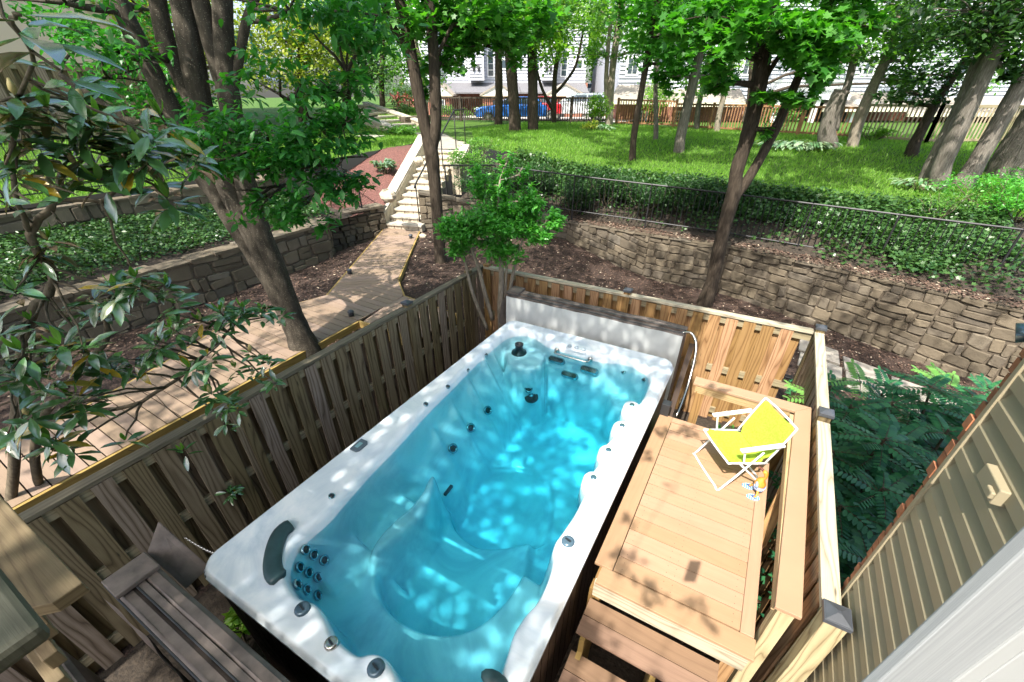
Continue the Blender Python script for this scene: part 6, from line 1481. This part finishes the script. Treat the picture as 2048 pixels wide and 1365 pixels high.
for (x,y,r_,n,z) in [(-.2,2.1,.13,26,1.15),(.05,1.95,.12,20,1.15),(-.3,2.45,.10,12,1.15),(.3,2.0,.08,9,1.15),(.42,1.93,.05,5,1.15),(-.25,1.6,.16,34,.9),(0,1.45,.14,20,.9),(-.2,1.25,.2,30,.75),(.25,1.5,.08,10,.9),(.45,1.3,.1,10,.8),(-.3,3.75,.1,14,1.15),(-.1,3.9,.13,20,1.15),(-.35,3.3,.06,6,1.15),(.1,4.2,.15,20,1.5),(-.05,3.05,.05,3,1.15)]:
    for a,b in clump(x,y,r_,n):
        h=6.3+U_(-.4,.4); k=(h-z)/SUND.z; P_.append((a+SUND.x*k,b+SUND.y*k,h))
mb=MB(); limb(mb,(-1.6,-6.5,0),(-.7,-4.5,5.9),.12,.05,.03,7,9)
for q in random.sample(P_,16): limb(mb,(-.7,-4.5,5.9),q,.006,.002,.03,5,5)
mb.build('trunk',M['bark2'],t,True); P_=np.array(P_); n=len(P_); d=RNG.normal(size=(n,3)); u=RNG.normal(size=(n,3))*.3; u[:,2]+=1
leaves('crown',P_,d,u,.10*RNG.uniform(.7,1.25,n),T_OV,M['zelk'],t)
# ================================================================== GROUND COVER
def scatter(name,n,fn,mat,size,tm=T_RH,up=.9,lift=.03,kind='stuff',zrand=.03,tilt=.5):
    P_=[]
    while len(P_)<n:
        q=fn()
        if q is not None: P_.append(q)
    P_=np.array(P_); P_[:,2]+=lift+RNG.uniform(0,zrand,n)
    d=RNG.normal(size=(n,3)); d[:,2]*=tilt*.6; u=RNG.normal(size=(n,3))*tilt; u[:,2]+=1
    o=leaves(name,P_,d,u,size*RNG.uniform(.6,1.3,n),tm,mat); o['kind']=kind; return o
U=random.uniform
def f_bank():
    u=U(.02,.62); v=U(0.02,1)
    if v<.12 and random.random()<.6: return None
    x,y,z=bank(u,v); nz=math.sin(x*1.7)+math.sin(x*3.1+2)
    if v<.3+.1*nz and random.random()<.75: return None
    if x<1.2 and v<.45 and random.random()<.8: return None
    return (x,y,z)
scatter('ivy',30000,f_bank,M['ivy'],.075,T_MP,lift=.05,zrand=.16)
def f_ter():
    x=U(-11.15,-8.75);y=U(-1.5,7.0); 
    if x>-9.0+.15*math.sin(y*2) and random.random()<.7: return None
    return (x,y,1.68+.12*(-8.5-x))
scatter('ivy',26000,f_ter,M['ivy'],.07,T_RH,lift=.03,zrand=.12)
def f_chip():
    x=U(-8.3,4.4);y=U(-1,11)
    if -4.6<x<1.05 and y<5.9: return None
    if y>wally(x)-.1 and x>-7.8: return None
    if -7.3<x<-5.1 and y<3.3: return None
    return (x,y,g_low(x,y))
scatter('mulch_chips',26000,f_chip,M['chip'],.045,T_RH,lift=.008,zrand=.02,tilt=.3)
def f_wtop():
    x=U(-4.5,4.6); return (x,wally(x)+U(-.05,.45),1.2)
scatter('leaf_litter',3500,f_wtop,M['chip'],.06,T_RH,lift=.01,zrand=.02,tilt=.2)
def f_grass():
    x=U(-13,11);y=U(12.3,26)
    if y<edgey(x)+.05 or (x<-9.2 and y<13.3+(-9.2-x)*.9) or inpoly(x,y,LANDPOLY): return None
    if random.random()>1.25-(y-12)/20: return None
    return (x,y,g_lawn(x,y))
def blades(name,n,fn,h):
    P_=[]
    while len(P_)<n:
        q=fn()
        if q is not None: P_.append(q)
    P_=np.array(P_); n=len(P_); d=RNG.normal(size=(n,3))*.45; d[:,2]=1; u=RNG.normal(size=(n,3))
    T=(np.array([[0,-.10,0],[1,0,.25],[0,.10,0]]),np.array([[0,1,2]]))
    o=leaves(name,P_,d,u,h*RNG.uniform(.6,1.3,n),T,M['blade']); o['kind']='stuff'; return o
blades('grass',90000,f_grass,.10)
def f_gl():
    x=U(-17,-9.3);y=U(-1,20)
    if x>-11.3 and y<13: return None
    if y>13.3+(-9.2-x)*.9 or inpoly(x,y,LANDPOLY): return None
    return (x,y,g_left(x,y))
blades('grass',40000,f_gl,.10)
# ================================================================== SHRUBS
def shrub(label,p,r_,n,size,lf,tm=T_OV,stems=7,cat='shrub',name='shrub',group=None,blobs=None,droop=.0,barkm='twig',rad=.014):
    t=thing(name,label,cat,p,group); p=Vector(p); mb=MB()
    for i in range(stems):
        an=2*math.pi*i/stems+U(-.3,.3); e=p+Vector((math.cos(an)*r_[0]*.7,math.sin(an)*r_[1]*.7,r_[2]*U(1.0,1.7))); limb(mb,p+Vector((math.cos(an)*.05,math.sin(an)*.05,-.05)),e,rad,rad*.3,.08,5,5)
    mb.build('stem',M[barkm],t,True)
    bl=blobs or [(tuple(p+Vector((0,0,r_[2]))),r_,n)]
    if not blobs:
        bl=[(tuple(p+Vector((U(-.55,.55)*r_[0],U(-.55,.55)*r_[1],r_[2]*U(.7,1.35)))),(r_[0]*.6,r_[1]*.6,r_[2]*.6),n//5) for _ in range(5)]
    cloud('foliage',bl,size,lf,t,tm,1,.7,droop,sub=5); return t
hg='dark clipped laurels along the top of the ivy bank'
for i,(px,py,r_,lab) in enumerate([(1005,345,.8,'dark shrub right of the stairs, leftmost of the bank row'),(1075,345,.75,'dark low shrub behind the crape myrtle top'),(1150,360,.7,'dark shrub between the crape myrtle and the thin brown tree'),(1215,360,.8,'dark shrub left below the thin leaning brown tree'),(1290,372,.9,'dark glossy shrub below the thin brown tree'),(1365,375,.95,'dark glossy shrub left of the two-trunk maple'),(1430,382,.75,'dark glossy shrub touching the two-trunk maple')]):
    p=W(px,py+32,1.75); p.y=min(p.y,13.0); p.z=bank((p.x+7.9)/19.9,max(0,min(1,(p.y-wally(p.x)-.2)/(edgey(p.x)-wally(p.x)))))[2]
    shrub(lab,p,(r_,r_*.7,.5),1500,.085,M['dark'],T_OV,group=hg)
shrub('light green shrub with white flecks at the top right of the stairs',W(960,318,2.35),(.7,.5,.35),900,.07,M['mid'])
shrub('loose bright shrub at the right edge below the leaning trunks',W(1960,420,2.0),(1.0,.6,.45),1700,.07,M['crape'],T_OV,8)
shrub('loose shrub at the far right edge above the iron fence',W(2035,440,1.95),(.8,.6,.42),1100,.07,M['crape'],T_OV,8)
shrub('open twiggy shrub left of the bright one above the iron fence',W(1870,440,1.9),(.6,.5,.35),600,.065,M['mid'],T_OV,8)
shrub('round light green shrub by the end of the dark picket fence',GL(1190,258),(.8,.8,.75),1300,.13,M['bright'])
shrub('yellow-green low plant at the foot of the light green shrub',GL(1178,262),(.5,.4,.2),330,.12,M['yell'])
shrub('pink flowering shrub beside the thin twin-trunk tree',W(818,222,3.3),(.9,.8,.7),900,.12,M['mid'])
cloud_p=W(818,222,3.3); t=shrub('pink rose bush right of the upper stone steps',W(808,232,3.15),(.8,.6,.5),500,.1,M['dark']); 
cloud('flowers',[(tuple(Vector(t.location)+Vector((0,0,.6))),(.7,.5,.35),260)],.1,M['rose'],t,T_RH)
shrub('blue-green feathery shrub behind the upper stone steps',W(770,206,3.5),(1.6,1.0,.6),1900,.12,M['blueg'])
shrub('second blue-green shrub above the planter wall',W(835,215,3.5),(1.1,.9,.6),900,.12,M['blueg'])
shrub('spreading juniper on the left lawn beside the landing',W(790,272,2.6),(1.3,.7,.22),900,.12,M['mid'],T_RH)
shrub('tuft of grey-green perennial in the red mulch',W(770,345,2.15),(.4,.3,.2),420,.12,M['blueg'],T_RH)
shrub('small bright green plant in mulch behind the back fence',W(1109,556,.1),(.16,.14,.1),260,.06,M['bright'])
shrub('row of clipped green bushes beyond the picket fence',W(905,238,2.5),(1.6,.7,.5),1200,.15,M['mid'])
shrub('light bush beyond the picket fence left of the blue car',W(970,236,2.5),(1.2,.6,.45),800,.15,M['bright'])
shrub('large bright bush in front of the brick wall between leaning trunks',GL(1300,240),(1.5,1.0,1.3),1500,.16,M['bright'])
shrub('dark bush under the white balcony',GL(1560,262),(1.0,.6,.6),800,.14,M['mid'])
shrub('low light bush at the base of the tan picket fence',GL(1745,283),(.8,.5,.25),420,.13,M['bright'])
shrub('weedy plant growing between the spa and the back fence',(-.25,4.6,0),(.22,.3,.35),800,.055,M['mid'])
shrub('weedy plant under the bench at the back fence',(.35,4.75,0),(.35,.3,.3),800,.055,M['crape'])
shrub('ivy clump at the foot of the left fence by the near spa corner',(-3.3,.95,0),(.35,.6,.35),1100,.045,M['ivy'])
shrub('small fern tuft on the ground by the near spa side',(-3.05,.5,0),(.2,.2,.22),160,.1,M['bright'],T_RH)
shrub('ivy clump between the fence and the far left of the spa',(-3.2,4.0,0),(.2,.7,.4),700,.045,M['ivy'])
shrub('dense green shrub filling the bank right of the stair top',W(945,350,2.1),(.9,.6,.4),1500,.08,M['mid'])
shrub('low dark shrub in the bank beside the middle of the long steps',W(960,395,1.75),(.8,.6,.35),1200,.075,M['dark'])
shrub('trailing ivy mound behind the crape myrtle near the stair wall',W(1000,420,1.5),(.9,.6,.3),1300,.07,M['ivy'])
mb=MB(); random.seed(3)
for i in range(9):
    for j in range(2):
        x=1.3+.72*i; y=8.55-.30*i+j*.62-.3; 
        if y>wally(x)-.35: continue
        z=g_low(x,y)+.035; q=[(x+U(-.03,.03),y+U(-.03,.03)),(x+.66+U(-.03,.03),y-.25+U(-.03,.03)),(x+.68+U(-.03,.03),y+.3+U(-.03,.03)),(x+.03,y+.56+U(-.03,.03))]
        mb.prismoid([(a,b,z-.05) for a,b in q],[(a,b,z+U(0,.01)) for a,b in q])
o=mb.build('path',M['pave'],bevel=.01); o['kind']='structure'
# upper crowns added to the lawn trees, unseen above the frame, to dapple the lawn
TL=[o for o in bpy.data.objects if o.parent is None and o.get('category')=='tree' and 10<o.location.y<30 and -16<o.location.x<9 and o.name.startswith('tree')]
PB={}
for _ in range(46000):
    x=U(-14,10);y=U(12,27)
    if fbm(x*1.0+3,y*1.0,1.5)<.52: continue
    h=U(9.6,11.5); k=(h-2.3)/SUND.z; q=(x+SUND.x*k,y+SUND.y*k,h)
    o=min(TL,key=lambda o:(o.location.x-q[0])**2+(o.location.y-q[1])**2); PB.setdefault(o.name,[]).append(q)
for nm,P_ in PB.items():
    o=bpy.data.objects[nm]; P_=np.array(P_); n=len(P_); d=RNG.normal(size=(n,3)); d[:,2]*=.3; u=RNG.normal(size=(n,3))*.3; u[:,2]+=1
    leaves('upper_crown',P_,d,u,.26*RNG.uniform(.7,1.25,n),T_RH,M['mid'],o)
    mb=MB(); c=P_.mean(0); limb(mb,(o.location.x,o.location.y,6.5),tuple(c),.12,.04,.03,6,7)
    for k in range(8): limb(mb,tuple(c),tuple(P_[random.randrange(n)]),.04,.01,.04,4,5)
    mb.build('limb',M['bark2'],o,True)
# hostas
def hosta(label,p,n,r_,sz=.3):
    t=thing('hosta',label,'plant',p); p=Vector(p); L=[];D=[];Uu=[]
    for i in range(n):
        an=U(0,6.28); rr_=r_*math.sqrt(random.random()); c=p+Vector((math.cos(an)*rr_*1.4,math.sin(an)*rr_*.8,U(.1,.28))); L.append(c); D.append((math.cos(an)+U(-.4,.4),math.sin(an)+U(-.4,.4),-.25)); Uu.append((0,0,1))
    leaves('foliage',np.array([tuple(a) for a in L]),np.array(D),np.array(Uu),sz*RNG.uniform(.7,1.2,n),T_MAG,M['hosta'],t); 
    mb=MB(); [limb(mb,p-Vector((0,0,.05)),L[i],.008,.005,.03,3,4) for i in range(0,n,3)]; mb.build('stem',M['twig'],t)
hosta('clump of white-edged hostas left of the lopped pale trunk',GL(1575,298),160,.8)
hosta('hosta group touching the lopped pale trunk',GL(1620,300),90,.55)
hosta('small silvery hosta at the foot of the tall pale leaning trunk',GL(1205,262),60,.45)
hosta('thin blue-green lily clump at the foot of the ridged trunk pair',GL(1835,380),70,.35,.22)
# mahonia thicket right of the fence
t=thing('mahonia_shrub','large dark glossy holly-leaved shrub between the right fence and the house','shrub',(2.0,4.0,-.05))
mb=MB(); LP=[];LD=[];LU=[];LS=[];NP=[];ND=[];NU_=[];NS=[];NEWG=[]
random.seed(5)
def frond(base,dr,L,new=False):
    dr=Vector(dr).normalized(); side=dr.cross(Vector((0,0,1))).normalized(); up=side.cross(dr)
    pts=[]
    for k in range(10):
        s=k/9; p=base+dr*(L*s)+Vector((0,0,-.22*L*s*s)); pts.append(p)
        if k>=1:
            d2=(dr-Vector((0,0,.44*s))).normalized()
            for sg in (-1,1):
                dd=(side*sg+d2*.45-Vector((0,0,.12))); (NP if new else LP).append(tuple(p)); (ND if new else LD).append(tuple(dd)); (NU_ if new else LU).append(tuple(up)); (NS if new else LS).append(L*.26*(1-.35*abs(s-.4)))
    (NP if new else LP).append(tuple(pts[-1])); (ND if new else LD).append(tuple(dr)); (NU_ if new else LU).append(tuple(up)); (NS if new else LS).append(L*.24)
    mb.tube([pts[0],pts[3],pts[6],pts[9]],[.005,.004,.003,.002],4,False)
heads=[(1.15,5.4,1.0),(2.1,3.4,.5),(1.6,4.4,1.4),(2.2,5.8,1.35),(3.0,6.4,1.0),(1.3,3.3,.85),(1.2,4.0,.9),(1.7,5.0,.8),(2.5,4.8,.8),(1.25,4.3,1.15),(1.45,5.2,1.2),(1.9,5.6,1.15),(1.8,4.7,1.25),(1.3,3.6,1.1),(1.6,3.9,1.2),(2.3,5.2,1.2),(2.8,5.8,1.1),(2.6,6.2,.9),(1.2,2.95,1.0),(1.5,3.1,1.05),(1.75,3.4,1.0),(2.2,4.4,1.1),(3.4,6.3,1.15),(3.0,5.2,1.0),(1.25,2.5,.8),(1.5,2.6,.7),(2.0,6.3,1.0),(1.35,5.9,1.0),(3.2,7.0,.9),(1.9,3.0,.7),(2.4,3.8,.8)]
for i,(x,y,z) in enumerate(heads):
    h=Vector((x,y,z)); limb(mb,Vector((x*.8+.4,y*.9+.4,-.1)),h,.022,.012,.05,4,6)
    for lvl in range(3):
        for k in range(8):
            an=2*math.pi*(k+U(-.4,.4))/8+lvl; frond(h-Vector((0,0,lvl*.22+U(0,.1))),(math.cos(an),math.sin(an),U(.0,.6)-.2*lvl),U(.26,.44),False)
for h in ((1.12,4.9,1.3),(3.6,6.35,1.35),(1.5,5.5,1.35),(2.5,6.2,1.2)):
    NP=[];ND=[];NU_=[];NS=[]
    for k in range(4): an=U(1.2,5.0); frond(Vector(h),(math.cos(an),math.sin(an),.3),U(.3,.42),True)
    NEWG.append((NP,ND,NU_,NS))
mb.build('stem',M['twig'],t)
T_MH=(np.array([[0,0,0],[.18,-.16,.02],[.3,-.14,.01],[.42,-.25,.02],[.58,-.16,.01],[.7,-.2,.01],[1,0,-.06],[.7,.2,.01],[.58,.16,.01],[.42,.25,.02],[.3,.14,.01],[.18,.16,.02],[.5,0,.0]]),np.array([[12,i,(i+1)%12] for i in range(12)]))
leaves('foliage',np.array(LP),np.array(LD),np.array(LU),np.array(LS),T_MH,M['mah'],t)
for a,b,c,d in NEWG: leaves('new_growth',np.array(a),np.array(b),np.array(c),np.array(d),T_MH,M['mahnew'],t)
# ================================================================== MAGNOLIA, near left
mbase=Vector((-4.35,-.9,.3)); t=thing('magnolia_tree','glossy dark-leaved magnolia with yellow and brown-backed leaves at the left','tree',mbase)
mb=MB(); A_=[];B_=[];C_=[];S_=[]; N1=[];N2=[];N3=[];N4=[]
random.seed(21)
#  (px,py,distance,leaves,leaf length,new)
WH=[(40,30,1.5,7,.22,0),(120,140,2.3,6,.17,0),(30,190,2.6,8,.2,0),(95,215,2.7,9,.2,1),(135,200,2.9,7,.19,0),(60,300,2.7,8,.2,0),(160,280,2.8,11,.2,0),(190,240,2.9,9,.2,1),(240,290,2.9,11,.2,0),(285,300,2.9,10,.2,1),(200,360,2.8,10,.2,1),(150,330,2.8,8,.2,0),(250,250,3.0,8,.18,0),
 (320,230,3.1,6,.18,1),(370,310,3.1,8,.2,1),(335,395,3.0,9,.19,1),(95,480,3.0,9,.17,1),(20,255,2.6,8,.2,0),(10,330,2.5,7,.2,0),(60,400,2.8,4,.16,0),
 (270,555,3.0,13,.18,1),(230,575,3.0,10,.18,1),(330,570,3.2,8,.15,1),(180,590,3.0,9,.17,0),(60,640,2.7,6,.17,1),(40,700,2.5,9,.18,1),(120,690,2.6,12,.2,1),(150,790,2.5,12,.19,1),(20,740,2.4,9,.2,0),(200,740,2.7,9,.17,0),(255,720,2.8,9,.16,0),
 (340,655,3.0,11,.16,1),(400,640,3.1,10,.15,1),(440,620,3.2,11,.15,1),(485,615,3.3,12,.14,1),(520,625,3.4,8,.13,1),(310,690,2.9,10,.16,1),(380,735,2.9,12,.15,1),(420,785,2.9,12,.15,1),(470,735,3.1,7,.11,1),(535,720,3.2,9,.11,1),(545,760,3.2,9,.11,0),(100,880,2.4,12,.18,1),(55,830,2.3,8,.18,0),(450,845,3.0,9,.11,0),(365,900,2.9,4,.12,1),(150,1000,2.6,7,.16,1),(455,985,3.05,10,.10,0),(250,880,2.7,3,.14,1),(30,580,2.7,5,.16,1),(15,870,2.3,7,.18,0),(100,760,2.5,8,.18,0),(350,600,3.0,6,.15,0)]
WH=WH+[(x+U(-45,45),y+U(-35,35),d+U(-.15,.2),max(4,n-2),L*.9,0) for x,y,d,n,L,nw in WH if y>90 and n>6]
cent=[]
for (px,py,d,n,L,nw) in WH:
    c=PL(px,py,d-.25 if d>1.6 else d); cent.append(c)
    ax=Vector((U(-.2,.2)+.15,U(-.2,.2)-.1,1)).normalized()
    u0=ax.cross(Vector((1,0,0))).normalized(); v0=ax.cross(u0)
    for k in range(int(n*1.25)):
        an=2*math.pi*k/n*1.3+U(-.35,.35); el=U(-.75,.35)
        dr=(u0*math.cos(an)+v0*math.sin(an))*math.cos(el)+ax*math.sin(el)
        b=c-ax*U(0,.09)+dr*.01
        A_.append(tuple(b)); B_.append(tuple(dr)); C_.append(tuple(ax+Vector((U(-.4,.4),U(-.4,.4),0)))); S_.append(L*U(.8,1.15))
    if nw:
        for k in range(4):
            an=U(0,6.28); dr=(u0*math.cos(an)+v0*math.sin(an))*.5+ax; N1.append(tuple(c)); N2.append(tuple(dr)); N3.append(tuple(u0*math.cos(an)+v0*math.sin(an)-ax*.3)); N4.append(L*U(.4,.7))
nodes=[(mbase,.06,0)]
def pathto(pts,r0,r1):
    q,rs=smoothpts(pts,[r0+(r1-r0)*i/(len(pts)-1) for i in range(len(pts))],4); q=[p+Vector((U(-1,1),U(-1,1),U(-1,1)))*.012 for p in q]; mb.tube(q,rs,7)
    for p,r_ in zip(q,rs): nodes.append((p,r_,0))
pathto([mbase,PL(100,1080,2.9),PL(70,920,2.7),PL(110,800,2.7),PL(200,700,2.9),PL(215,640,3.0),PL(225,590,3.0)],.045,.014)
pathto([mbase,PL(20,1000,2.6),PL(25,850,2.5),PL(60,640,2.7),PL(110,560,2.8),PL(60,470,2.7),PL(110,400,2.8),PL(130,330,2.8)],.045,.016)
pathto([PL(110,800,2.7),PL(230,820,2.75),PL(330,775,2.85),PL(420,700,3.0),PL(480,640,3.2)],.02,.008)
pathto([PL(110,400,2.8),PL(200,400,2.85),PL(290,330,2.95),PL(340,260,3.1)],.014,.008)
pathto([PL(60,470,2.7),PL(30,380,2.6),PL(20,270,2.6),PL(60,120,2.2),PL(20,40,1.6)],.016,.006)
pathto([mbase,PL(170,1120,2.9),PL(215,1020,2.85),PL(270,940,2.9),PL(330,890,2.95),PL(390,850,2.95)],.028,.006)
pathto([PL(215,1020,2.85),PL(300,1000,2.95),PL(400,960,3.0),PL(450,990,3.05)],.012,.005)
for c in cent:
    p,r_,_=min(nodes,key=lambda a:(a[0]-c).length); limb(mb,p,c,min(r_,.011),.005,.05,4,5)
for k in range(26):
    p,r_,_=random.choice(nodes[10:]); limb(mb,p,p+Vector((U(-.3,.3),U(-.3,.3),U(-.1,.4))),min(r_,.007),.002,.07,4,4)
mb.build('branch',M['twig'],t,True)
leaves('foliage',np.array(A_),np.array(B_),np.array(C_),np.array(S_),T_MAG,M['mag'],t,None,True)
leaves('new_leaves',np.array(N1),np.array(N2),np.array(N3),np.array(N4),T_MAG,M['magnew'],t,None,True)
budm=plain('magnolia_bud',(.32,.26,.10),.6)
for c in random.sample(cent,14):
    mb=MB(); mb.lathe(c,(U(-.2,.2),U(-.2,.2),1),[(.004,0),(.016,.02),(.014,.04),(.004,.065)],8); mb.build('bud',budm,t,True)
# garden hose by the near spa side
mb=MB(); pts,_=smoothpts([(-2.95,.42,.04),(-2.6,.36,.03),(-2.2,.38,.03),(-1.6,.34,.03),(-1.2,.37,.03)],[1]*5,5); mb.tube(pts,.016,8); tag(mb.build('garden_hose',plain('green_hose',(.02,.05,.035),.4),loc=(-2.95,.42,.04),smooth=True),'dark garden hose lying on the soil between the spa and near cover','hose')
for o in list(bpy.data.objects):
    if '_o' in o: del o['_o']
